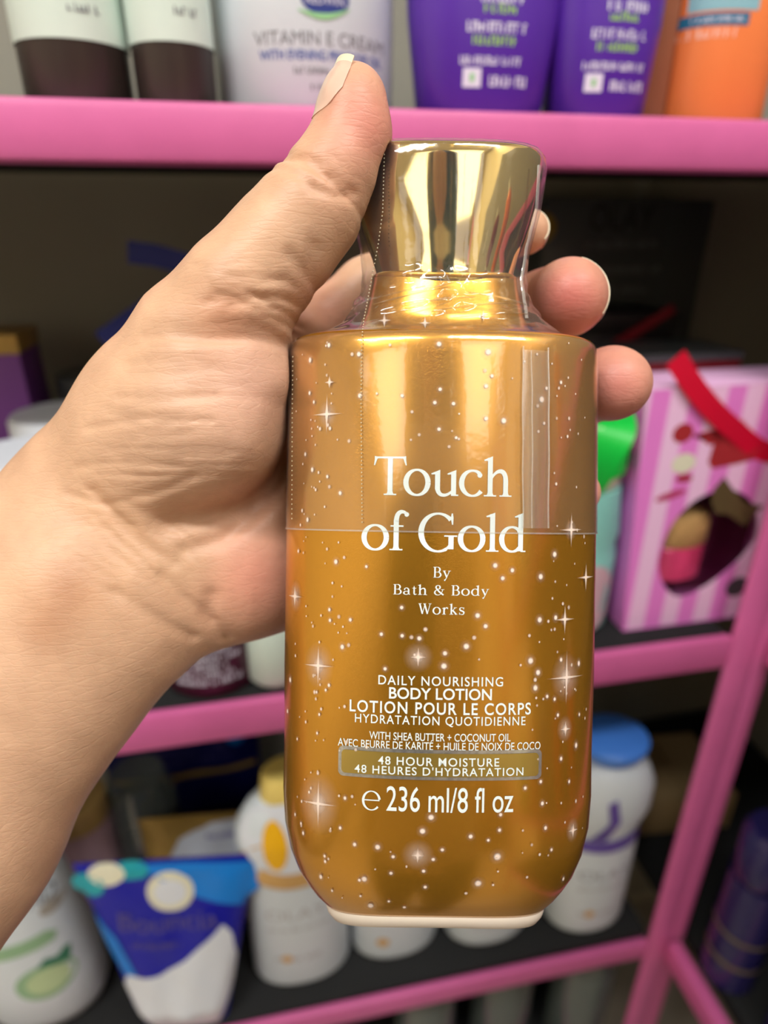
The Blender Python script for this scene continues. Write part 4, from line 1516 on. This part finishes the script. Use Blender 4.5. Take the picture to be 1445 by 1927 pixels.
def capsule(a, b_, ra, rb, k=.006, sq=1.0, sub=False):
    """round cone from a to b; sq squeezes its depth"""
    R2 = max(ra, rb) + 2 * k + .004
    lo, hi = np.minimum(a, b_) - R2, np.maximum(a, b_) + R2
    si, sj, sk = sl(GX, lo[0], hi[0]), sl(GY_, lo[1], hi[1]), sl(GZ, lo[2], hi[2])
    if si.stop <= si.start or sj.stop <= sj.start or sk.stop <= sk.start:
        return
    X = GX[si][:, None, None]
    Y = GY_[sj][None, :, None]
    Z = GZ[sk][None, None, :]
    ab = b_ - a
    L2 = float(ab @ ab) + 1e-12
    t_ = np.clip(((X - a[0]) * ab[0] + (Y - a[1]) * ab[1] + (Z - a[2]) * ab[2]) / L2, 0, 1)
    dx = X - a[0] - t_ * ab[0]
    dy = (Y - a[1] - t_ * ab[1]) / sq
    dz = Z - a[2] - t_ * ab[2]
    d = np.sqrt(dx * dx + dy * dy + dz * dz) - (ra + (rb - ra) * t_)
    if sq < 1:
        d = d * (sq + (1 - sq) * .6)
    v_ = VAL[si, sj, sk]
    h_ = np.maximum(k - np.abs(v_ - d), 0) / k
    VAL[si, sj, sk] = np.minimum(v_, d) - h_ * h_ * k * .25


def chain(pts, k=.006, sq=1.0):
    for (a, b_) in zip(pts[:-1], pts[1:]):
        capsule(p3(*a[:3]), p3(*b_[:3]), a[3] * a[2] / F, b_[3] * b_[2] / F, k, sq)


def blob(px, py, d, r, k=.008, sq=1.0):
    q_ = p3(px, py, d)
    capsule(q_, q_ + np.array([1e-5, 0, 0]), r * d / F, r * d / F, k, sq)


# forearm and wrist
chain([(-610, 2340, .150, 262), (-325, 1855, .160, 236), (-115, 1555, .168, 206), (40, 1294, .173, 194), (172, 1140, .176, 212)], .012, .80)
# palm slab, heel of the hand
chain([(150, 1100, .178, 190), (300, 1000, .181, 175)], .012, .78)
chain([(345, 1090, .184, 122), (440, 1072, .186, 120), (620, 1055, .200, 115)], .010, .85)
chain([(300, 950, .186, 150), (450, 860, .196, 150), (600, 760, .209, 120)], .012, .7)
chain([(480, 980, .193, 130), (620, 930, .204, 120)], .010, .8)
chain([(560, 700, .207, 80), (640, 900, .209, 95), (640, 1010, .205, 95)], .010, .8)
# ball of the thumb
chain([(185, 890, .176, 122), (297, 768, .169, 124), (382, 655, .164, 118)], .010, .92)
chain([(300, 860, .170, 130), (400, 790, .166, 140), (440, 715, .165, 118)], .010, .95)
# thumb
chain([(125, 975, .178, 136), (40, 1110, .176, 180)], .008, .8)
chain([(387, 642, .163, 124), (455, 552, .158, 102), (530, 463, .156, 92), (588, 392, .1545, 89)], .006)
chain([(588, 392, .1545, 89), (632, 320, .153, 74), (660, 245, .152, 61), (664, 205, .1515, 57), (667, 182, .1515, 54)], .004)
blob(690, 262, .1525, 34, .006)
# web between thumb and index
chain([(470, 640, .178, 70), (560, 640, .198, 60)], .012, .8)
# fingers, behind the bottle and curling forward on its right
chain([(560, 660, .203, 66), (690, 545, .206, 56), (840, 470, .206, 52), (950, 440, .199, 46), (991, 436, .190, 41)], .003)
chain([(600, 700, .208, 66), (750, 630, .212, 60), (930, 600, .208, 60), (1030, 575, .196, 64), (1068, 561, .184, 67), (1072, 558, .180, 68)], .003)
chain([(620, 830, .209, 64), (800, 770, .213, 60), (1000, 742, .206, 60), (1100, 732, .194, 64), (1150, 722, .182, 65), (1158, 722, .1775, 65)], .003)
chain([(620, 960, .206, 60), (820, 920, .209, 54), (980, 915, .202, 50), (1060, 922, .190, 46), (1089, 926, .182, 40)], .003)
# creases (rows of pixels at the skin), depth and width in metres
CR = [([(320, 640), (420, 652), (520, 640)], .0007, .0022), ([(300, 655), (420, 662), (545, 650)], .0006, .0014),
      ([(545, 770), (528, 840), (490, 905), (440, 945), (380, 965), (310, 985)], .0022, .0035), ([(540, 860), (500, 930), (450, 975), (400, 1020), (340, 1035)], .0010, .0022),
      ([(188, 925), (230, 985), (275, 1030), (320, 1062)], .0006, .0016), ([(228, 1110), (285, 1160), (338, 1212)], .0007, .0016),
      ([(380, 1130), (372, 1170), (392, 1222)], .0010, .0022), ([(300, 1085), (330, 1130), (372, 1180)], .0006, .0018),
      ([(548, 330), (575, 352), (610, 372)], .0005, .0012), ([(516, 352), (560, 380), (600, 410)], .0004, .0012),
      ([(560, 520), (590, 545), (600, 500)], .0006, .0016), ([(250, 760), (350, 768), (430, 762)], .0004, .0009), ([(150, 880), (280, 872), (360, 880)], .0003, .0009),
      ([(180, 812), (300, 800), (420, 806)], .0004, .0009), ([(130, 930), (200, 950), (300, 930), (380, 900)], .0004, .0010), ([(600, 415), (640, 420), (668, 405)], .0006, .0012)]
rw = random.Random(12)
for k in range(34):                             # fine folds over the ball of the thumb
    yy = 665 + 8.2 * k + rw.uniform(-5, 5)
    xa = rw.uniform(200, 330) - max(0, yy - 800) * .4
    xb = xa + rw.uniform(90, 230)
    CR.append(([(xa, yy - rw.uniform(-4, 8)), ((xa + xb) / 2, yy + rw.uniform(-3, 5)), (xb, yy - rw.uniform(-2, 10))], rw.uniform(.00008, .00022), rw.uniform(.0005, .0008)))
for k in range(16):                             # crossed folds at the thumb root and wrist
    xa, yy = rw.uniform(430, 560), rw.uniform(540, 640)
    CR.append(([(xa - 50, yy + rw.uniform(-22, 22)), (xa, yy), (xa + 50, yy + rw.uniform(-22, 22))], rw.uniform(.00015, .00035), .0008))
    xa, yy = rw.uniform(170, 330), rw.uniform(940, 1120)
    CR.append(([(xa - 40, yy - rw.uniform(25, 50)), (xa, yy), (xa + 40, yy + rw.uniform(20, 40))], rw.uniform(.00012, .0003), .0009))
for k in range(9):                              # knuckle folds
    xa, yy = 545 + 14 * k, 345 + 9 * k
    CR.append(([(xa - 30, yy - 22), (xa, yy), (xa + 34, yy + rw.uniform(0, 24))], .00025, .0008))
XX, ZZ = np.meshgrid(GX, GZ, indexing='ij')
CF = np.zeros_like(XX)
for pts, hh, wd in CR:
    dmin = np.full_like(XX, 1e3)
    q_ = [((a - 722.5) * .158 / F, (963.5 - c) * .158 / F) for a, c in pts]
    for (xa, za), (xb, zb2) in zip(q_[:-1], q_[1:]):
        l2 = (xb - xa) ** 2 + (zb2 - za) ** 2
        t_ = np.clip(((XX - xa) * (xb - xa) + (ZZ - za) * (zb2 - za)) / l2, 0, 1)
        dmin = np.minimum(dmin, np.hypot(XX - xa - t_ * (xb - xa), ZZ - za - t_ * (zb2 - za)))
    CF += hh * np.exp(-(dmin / wd) ** 2)
fr = GY_ < .186
VAL[:, fr, :] += CF[:, None, :].astype(np.float32)
# the bottle presses its own shape into the skin
allp = sorted(BODY + WRAP[2:] + BASE)
pz = [q_[0] for q_ in allp]
ca, sa = math.cos(math.radians(.87)), math.sin(math.radians(.87))
lz = (GX[:, None] - XC) * sa + GZ[None, :] * ca
lx = (GX[:, None] - XC) * ca - GZ[None, :] * sa
bw = np.interp(lz, sorted(set(pz)), [max(q_[1] for q_ in allp if q_[0] == z) for z in sorted(set(pz))])
bd = np.interp(lz, sorted(set(pz)), [max(q_[2] for q_ in allp if q_[0] == z) for z in sorted(set(pz))])
inz = (lz < .094) & (lz > -.1)
for j, y in enumerate(GY_):
    if abs(y - D0) > .03:
        continue
    u, v_ = lx / bw, (y - D0) / bd
    rho = np.sqrt(u * u + v_ * v_) + 1e-6
    g_ = np.sqrt((u / bw) ** 2 + (v_ / bd) ** 2) + 1e-6
    dist = (rho - 1) * rho / g_
    d_ = np.where(inz, .0004 - dist, -.05).astype(np.float32)
    a_ = VAL[:, j, :]
    k = .0016
    h_ = np.maximum(k - np.abs(a_ - d_), 0) / k
    VAL[:, j, :] = np.maximum(a_, d_) + h_ * h_ * k * .25


def surface_nets(v, g0, h):
    s = v < 0
    c = np.zeros(tuple(n - 1 for n in v.shape), np.uint8)
    cor = [(i, j, k) for i in (0, 1) for j in (0, 1) for k in (0, 1)]
    n0, n1, n2 = c.shape
    for i, j, k in cor:
        c += s[i:i + n0, j:j + n1, k:k + n2]
    idx = np.argwhere((c > 0) & (c < 8))
    pos = np.zeros((len(idx), 3))
    cnt = np.zeros(len(idx))
    for a in cor:
        for ax in range(3):
            if a[ax]:
                continue
            b_ = list(a)
            b_[ax] = 1
            va = v[idx[:, 0] + a[0], idx[:, 1] + a[1], idx[:, 2] + a[2]]
            vb = v[idx[:, 0] + b_[0], idx[:, 1] + b_[1], idx[:, 2] + b_[2]]
            cr = (va < 0) != (vb < 0)
            t_ = np.where(cr, va / np.where(cr, va - vb, 1), 0)
            for q_ in range(3):
                pos[:, q_] += np.where(cr, a[q_] + (t_ if q_ == ax else 0), 0)
            cnt += cr
    verts = np.array(g0) + h * (idx + pos / cnt[:, None])
    ids = np.full(c.shape, -1, np.int32)
    ids[idx[:, 0], idx[:, 1], idx[:, 2]] = np.arange(len(idx))
    faces = []
    for ax in range(3):
        o1, o2 = (ax + 1) % 3, (ax + 2) % 3
        sa_ = [slice(None)] * 3
        sb_ = [slice(None)] * 3
        sa_[ax], sb_[ax] = slice(0, -1), slice(1, None)
        d = s[tuple(sa_)] != s[tuple(sb_)]
        e = np.argwhere(d)
        e = e[(e[:, o1] > 0) & (e[:, o2] > 0) & (e[:, o1] < v.shape[o1] - 1) & (e[:, o2] < v.shape[o2] - 1)]

        def cell(d1, d2):
            q_ = e.copy()
            q_[:, o1] += d1
            q_[:, o2] += d2
            return ids[q_[:, 0], q_[:, 1], q_[:, 2]]
        quad = np.stack([cell(-1, -1), cell(0, -1), cell(0, 0), cell(-1, 0)], 1)
        ins = s[e[:, 0], e[:, 1], e[:, 2]]
        quad[~ins] = quad[~ins][:, ::-1]
        faces.append(quad)
    return verts, np.concatenate(faces)


hv, hf = surface_nets(VAL, (GX[0], GY_[0], GZ[0]), H_)
person = tag(empty('person', (-.05, -.34, FLOOR_Z)), 'person holding up the gold bottle, bare forearm and left hand with raised thumb', 'person')
PI = person.matrix_world.inverted() if False else Matrix.Translation(-person.location)
me = bpy.data.meshes.new('body')
me.vertices.add(len(hv))
me.vertices.foreach_set('co', hv.astype(np.float32).ravel())
me.loops.add(len(hf) * 4)
me.loops.foreach_set('vertex_index', hf.astype(np.int32).ravel())
me.polygons.add(len(hf))
me.polygons.foreach_set('loop_start', np.arange(len(hf), dtype=np.int32) * 4)
me.polygons.foreach_set('use_smooth', np.ones(len(hf), bool))
me.update(calc_edges=True)
me.validate()
hand = bpy.data.objects.new('body', me)
COL.objects.link(hand)
hand.parent = person
hand.matrix_basis = PI @ HAND
# skin tone of the regions
TONES = [  # px, py, radius, colour, strength
    (480, 1080, 95, (226, 150, 132), .75), (560, 1120, 110, (224, 158, 138), .5), (480, 730, 130, (226, 176, 160), .6), (420, 590, 60, (214, 150, 118), .5),
    (690, 230, 95, (230, 150, 136), .85), (640, 350, 70, (216, 164, 136), .5), (600, 560, 60, (214, 160, 140), .5), (1070, 560, 90, (226, 132, 124), .95), (1160, 725, 90, (228, 146, 136), .9),
    (1090, 925, 60, (222, 150, 138), .8), (1000, 435, 60, (226, 178, 146), .8), (500, 930, 55, (206, 144, 116), .45), (620, 590, 60, (204, 134, 112), .5),
    (130, 1110, 60, (176, 118, 80), .55), (80, 1180, 50, (180, 120, 82), .4), (330, 880, 140, (222, 184, 158), .6), (230, 1020, 120, (208, 164, 124), .4), (350, 1060, 50, (222, 186, 150), .4)]
base = np.array(lin((223, 183, 152)))
col = np.tile(base, (len(hv), 1))
vpx = 722.5 + hv[:, 0] * F / hv[:, 1]
vpy = 963.5 - hv[:, 2] * F / hv[:, 1]
for (tx, ty, tr, tcx, st) in TONES:
    wgt = st * np.exp(-((vpx - tx) ** 2 + (vpy - ty) ** 2) / tr ** 2)
    col += wgt[:, None] * (np.array(lin(tcx)) - col)
ca_ = me.color_attributes.new('skin_tone', 'FLOAT_COLOR', 'POINT')
ca_.data.foreach_set('color', np.concatenate([col, np.ones((len(col), 1))], 1).astype(np.float32).ravel())


def skin_material():
    mt = bpy.data.materials.new('skin')
    mt.use_nodes = True
    nt = mt.node_tree
    b = nt.nodes['Principled BSDF']
    at = nt.nodes.new('ShaderNodeAttribute')
    at.attribute_name = 'skin_tone'
    tc = nt.nodes.new('ShaderNodeTexCoord')

    def noise(scale, sc3, rot=0, det=4):
        mp = nt.nodes.new('ShaderNodeMapping')
        mp.inputs['Scale'].default_value = sc3
        mp.inputs['Rotation'].default_value = (0, rot, 0)
        nt.links.new(tc.outputs['Object'], mp.inputs['Vector'])
        nz = nt.nodes.new('ShaderNodeTexNoise')
        nz.inputs['Scale'].default_value = scale
        nz.inputs['Detail'].default_value = det
        nt.links.new(mp.outputs[0], nz.inputs['Vector'])
        return nz
    blot = noise(90, (1, 1, 1))
    mx = nt.nodes.new('ShaderNodeMix')
    mx.data_type = 'RGBA'
    mx.blend_type = 'MULTIPLY'
    mx.inputs[0].default_value = 1
    rp = nt.nodes.new('ShaderNodeValToRGB')
    rp.color_ramp.elements[0].position = .3
    rp.color_ramp.elements[0].color = (.88, .84, .82, 1)
    rp.color_ramp.elements[1].position = .7
    rp.color_ramp.elements[1].color = (1.06, 1.04, 1.02, 1)
    nt.links.new(blot.outputs['Fac'], rp.inputs[0])
    nt.links.new(at.outputs['Color'], mx.inputs[6])
    nt.links.new(rp.outputs[0], mx.inputs[7])
    nt.links.new(mx.outputs[2], b.inputs['Base Color'])
    b.inputs['Roughness'].default_value = .43
    b.inputs['Specular IOR Level'].default_value = .45
    b.inputs['Subsurface Weight'].default_value = .18
    b.inputs['Subsurface Radius'].default_value = (1.0, .35, .2)
    b.inputs['Subsurface Scale'].default_value = .004
    def crackle(scale, sc3, rot):
        mp = nt.nodes.new('ShaderNodeMapping')
        mp.inputs['Scale'].default_value = sc3
        mp.inputs['Rotation'].default_value = (0, rot, 0)
        nt.links.new(tc.outputs['Object'], mp.inputs['Vector'])
        vo = nt.nodes.new('ShaderNodeTexVoronoi')
        vo.feature = 'DISTANCE_TO_EDGE'
        vo.inputs['Scale'].default_value = scale
        nt.links.new(mp.outputs[0], vo.inputs['Vector'])
        cl = nt.nodes.new('ShaderNodeMath')
        cl.operation = 'MINIMUM'
        cl.inputs[1].default_value = .12
        nt.links.new(vo.outputs['Distance'], cl.inputs[0])
        return cl
    cr1 = crackle(620, (.55, 1, 1.5), .25)
    cr2 = crackle(300, (.30, 1, 1.5), -.12)
    lines = noise(300, (.16, 1, 1.5), det=3)

    def madd(x_, k_, prev):
        a_ = nt.nodes.new('ShaderNodeMath')
        a_.operation = 'MULTIPLY_ADD'
        a_.inputs[1].default_value = k_
        nt.links.new(x_, a_.inputs[0])
        if prev is not None:
            nt.links.new(prev, a_.inputs[2])
        else:
            a_.inputs[2].default_value = 0
        return a_.outputs[0]
    hgt = madd(cr1.outputs[0], 1.0, None)
    hgt = madd(cr2.outputs[0], 1.6, hgt)
    hgt = madd(lines.outputs['Fac'], .55, hgt)
    bp = nt.nodes.new('ShaderNodeBump')
    bp.inputs['Strength'].default_value = .22
    bp.inputs['Distance'].default_value = .0008
    nt.links.new(hgt, bp.inputs['Height'])
    nt.links.new(bp.outputs['Normal'], b.inputs['Normal'])
    return mt


M_skin = skin_material()
me.materials.append(M_skin)


def sdf(p):
    i, j, k = (p[0] - GX[0]) / H_, (p[1] - GY_[0]) / H_, (p[2] - GZ[0]) / H_
    a, b_, c = int(i), int(j), int(k)
    if not (0 <= a < len(GX) - 1 and 0 <= b_ < len(GY_) - 1 and 0 <= c < len(GZ) - 1):
        return 1.0
    u, v_, w_ = i - a, j - b_, k - c
    q_ = VAL[a:a + 2, b_:b_ + 2, c:c + 2]
    q_ = q_[0] * (1 - u) + q_[1] * u
    q_ = q_[0] * (1 - v_) + q_[1] * v_
    return float(q_[0] * (1 - w_) + q_[1] * w_)


M_nail = mat('fingernail', (232, 196, 178), .28, noise=.04, scale=120, coat=.3)
M_nailtip = mat('nail_free_edge', (240, 232, 205), .35, noise=.03)


def nail(c, ax, nr, L, W, tipfrac=.16, ext=1.0):
    c, ax, nr = Vector(c), Vector(ax).normalized(), Vector(nr)
    nr = (nr - ax * nr.dot(ax)).normalized()
    ac = ax.cross(nr)
    nu, nv = 14, 18
    top = []
    for j in range(nv + 1):
        t_ = j / nv
        row = []
        wl = W * (0.80 + .2 * min(1, t_ * 3)) * (1 - .55 * max(0, t_ - .80) / .2 * max(0, t_ - .80) / .2)
        for i in range(nu + 1):
            u = i / nu * 2 - 1
            an = u * 1.0
            k_ = 1 - math.sqrt(max(0, 1 - u * u * .9))
            ll = L * (t_ - .5) - (.12 * L * k_ * (2 * t_ - 1) if t_ > .5 else -.22 * L * k_ * (1 - 2 * t_))
            o = c + ax * ll
            d = nr * math.cos(an * wl / W) + ac * math.sin(an * wl / W)
            p = o + d * (W * 1.05)
            hit = None
            for _ in range(60):
                s_ = sdf(p)
                if s_ < .00035:
                    hit = p.copy()
                    break
                p = p - d * max(.0001, min(s_, .004) * .7)
                if (p - o).dot(d) < -.001:
                    break
            row.append(hit)
        top.append(row)
    ref = [None] * (nu + 1)
    for j in range(nv + 1):
        for i in range(nu + 1):
            ok = top[j][i] is not None
            if ok and j > nv * .6 and ref[i] is not None and ((top[j][i] - top[j - 1][i]).length > .0022):
                ok = False
            if not ok or (j > nv * .88):
                pv_ = top[j - 1][i] if j > 0 and top[j - 1][i] is not None else c + nr * .007
                st = (top[j - 1][i] - top[j - 2][i]) if j > 1 and top[j - 1][i] is not None and top[j - 2][i] is not None else ax * (L / nv)
                st = (ax * .6 + st.normalized() * .4).normalized() * (L / nv) * (ext if j > nv * .86 else .4 * ext)
                top[j][i] = pv_ + st
            ref[i] = top[j][i]
    vs, fs = [], []
    for j in range(nv + 1):
        for i in range(nu + 1):
            vs.append(top[j][i])
    n1 = len(vs)
    for j in range(nv + 1):
        for i in range(nu + 1):
            d = (top[j][i] - (c + ax * (L * (j / nv - .5)))).normalized()
            vs.append(top[j][i] - d * .0006)
    for j in range(nv):
        for i in range(nu):
            a = j * (nu + 1) + i
            fs.append((a, a + 1, a + nu + 2, a + nu + 1))
            fs.append((n1 + a, n1 + a + nu + 1, n1 + a + nu + 2, n1 + a + 1))
    edge = [i for i in range(nu + 1)] + [(j + 1) * (nu + 1) - 1 for j in range(1, nv + 1)] + [nv * (nu + 1) + i for i in range(nu - 1, -1, -1)] + [j * (nu + 1) for j in range(nv - 1, 0, -1)]
    for a, b_ in zip(edge, edge[1:] + edge[:1]):
        fs.append((a, n1 + a, n1 + b_, b_))
    o = mesh_obj('fingernail', vs, fs, M_nail, hand, sharp=60)
    o.data.materials.append(M_nailtip)
    for pl in o.data.polygons:
        jj = min((vi % n1) // (nu + 1) for vi in pl.vertices)
        if jj >= nv * (1 - tipfrac):
            pl.material_index = 1
    return o


nail(p3(650, 192, .1515), (.36, -.02, 1), (-.80, -.60, .2), .0150, .0125, .16)
nail(p3(1072, 558, .181), (.05, -1, .12), (.93, -.1, .32), .0105, .0115, .18, .12)
nail(p3(991, 436, .190), (.1, -1, .2), (.95, -.1, .25), .0095, .010, .2, .1)

# the rest of the photographer, seen only in the reflections
M_teal = mat('teal_cotton', (34, 78, 80), .85, noise=.12, scale=120)
M_hair = mat('black_hair', (28, 20, 18), .45, noise=.2, scale=200)
M_jean = mat('dark_denim', (38, 46, 66), .85, noise=.15, scale=200)
BX, BY = -.085, -.32
z0 = FLOOR_Z
PB_ = Matrix.Translation(Vector((BX, BY, z0)) - person.location) @ Matrix.Diagonal((1.0, 1.0, .915, 1.0))
oval('shirt', [(.86, .17, .115), (.95, .165, .11), (1.10, .165, .115), (1.25, .19, .12), (1.36, .20, .11), (1.42, .17, .09), (1.455, .09, .07), (1.47, .062, .06)], mat('cream_cotton', (232, 224, 206), .85, noise=.04, scale=120), person, 40, 2.3, M=PB_)
hd_ = oval('head', [(1.455, .055, .056), (1.50, .054, .058), (1.53, .058, .072), (1.56, .068, .088), (1.60, .073, .095), (1.64, .076, .098), (1.68, .077, .099), (1.72, .070, .09), (1.75, .05, .065), (1.765, .02, .03)], M_skin, person, 40, 2.0, M=PB_)
ca2 = hd_.data.color_attributes.new('skin_tone', 'FLOAT_COLOR', 'POINT')
ca2.data.foreach_set('color', np.tile(np.append(base, 1), len(hd_.data.vertices)).astype(np.float32))
oval('hair', [(1.60, .150, .06), (1.64, .152, .10), (1.70, .146, .112), (1.74, .120, .098), (1.775, .050, .060), (1.785, .015, .02)], M_hair, person, 40, 2.0, M=PB_ @ Matrix.Translation((0, -.022, 0)))
oval('headscarf', [(1.40, .150, .10), (1.46, .145, .085), (1.52, .146, .072), (1.58, .148, .085), (1.62, .151, .098)], M_teal, person, 40, 2.2, M=PB_ @ Matrix.Translation((0, -.030, 0)))
for sx in (-1, 1):
    oval('trouser_leg', [(.02, .055, .06), (.45, .068, .07), (.75, .085, .09), (.90, .09, .105)], M_jean, person, 28, 2.0, M=PB_ @ Matrix.Translation((sx * .085, 0, 0)))
    oval('shoe', [(0, .045, .12), (.02, .048, .125), (.05, .04, .10), (.08, .035, .05)], M_black, person, 28, 2.2, M=PB_ @ Matrix.Translation((sx * .085, .04, 0)))


def tube(name, pts, rad, material, parent, M=None, seg=20):
    vs, fs = [], []
    pts = [Vector(p_) for p_ in pts]
    for i, p_ in enumerate(pts):
        tg = (pts[min(i + 1, len(pts) - 1)] - pts[max(0, i - 1)]).normalized()
        a = tg.orthogonal().normalized() if i == 0 else (a - tg * a.dot(tg)).normalized()
        b_ = tg.cross(a)
        for k in range(seg):
            an = 2 * math.pi * k / seg
            vs.append(p_ + (a * math.cos(an) + b_ * math.sin(an)) * rad[i])
    for i in range(len(pts) - 1):
        for k in range(seg):
            a0, b0 = i * seg + k, i * seg + (k + 1) % seg
            fs.append((a0, b0, b0 + seg, a0 + seg))
    fs += [tuple(range(seg - 1, -1, -1)), tuple(range(len(vs) - seg, len(vs)))]
    return mesh_obj(name, vs, fs, material, parent, M=M)


wr_ = HAND @ Vector(p3(-480, 2140, .155))
el = HAND @ Vector((-.235, .10, -.245))
sh = Vector((BX - .17, BY, z0 + 1.25))
tube('sleeve', [wr_, (wr_ + el) / 2, el, (el * 2 + sh) / 3, (el + sh * 2) / 3, sh], [.042, .044, .05, .055, .06, .062], bpy.data.materials['cream_cotton'], person, M=PI)

# the phone that takes the picture, just behind the lens: a dark stripe in the gold
ph = tag(empty('smartphone', M=HAND @ Matrix.Translation((-.024, -.010, -.132))), 'dark phone held at the lens, seen only as a stripe in the gold', 'phone')
box('phone_body', (-.036, .036, -.004, .004, 0, .146), mat('graphite_glass', (34, 34, 36), .25, noise=.03), ph, .0035)
box('screen', (-.0335, .0335, -.0046, -.0041, .003, .143), mat('dark_screen', (12, 12, 14), .1, noise=.02), ph)
oval('lens_ring', [(0, .008, .008), (.0015, .008, .008), (.0018, .0065, .0065)], M_black, ph, 28, M=Matrix.Translation((.0205, .0041, .126)) @ Matrix.Rotation(math.radians(-90), 4, 'X'))
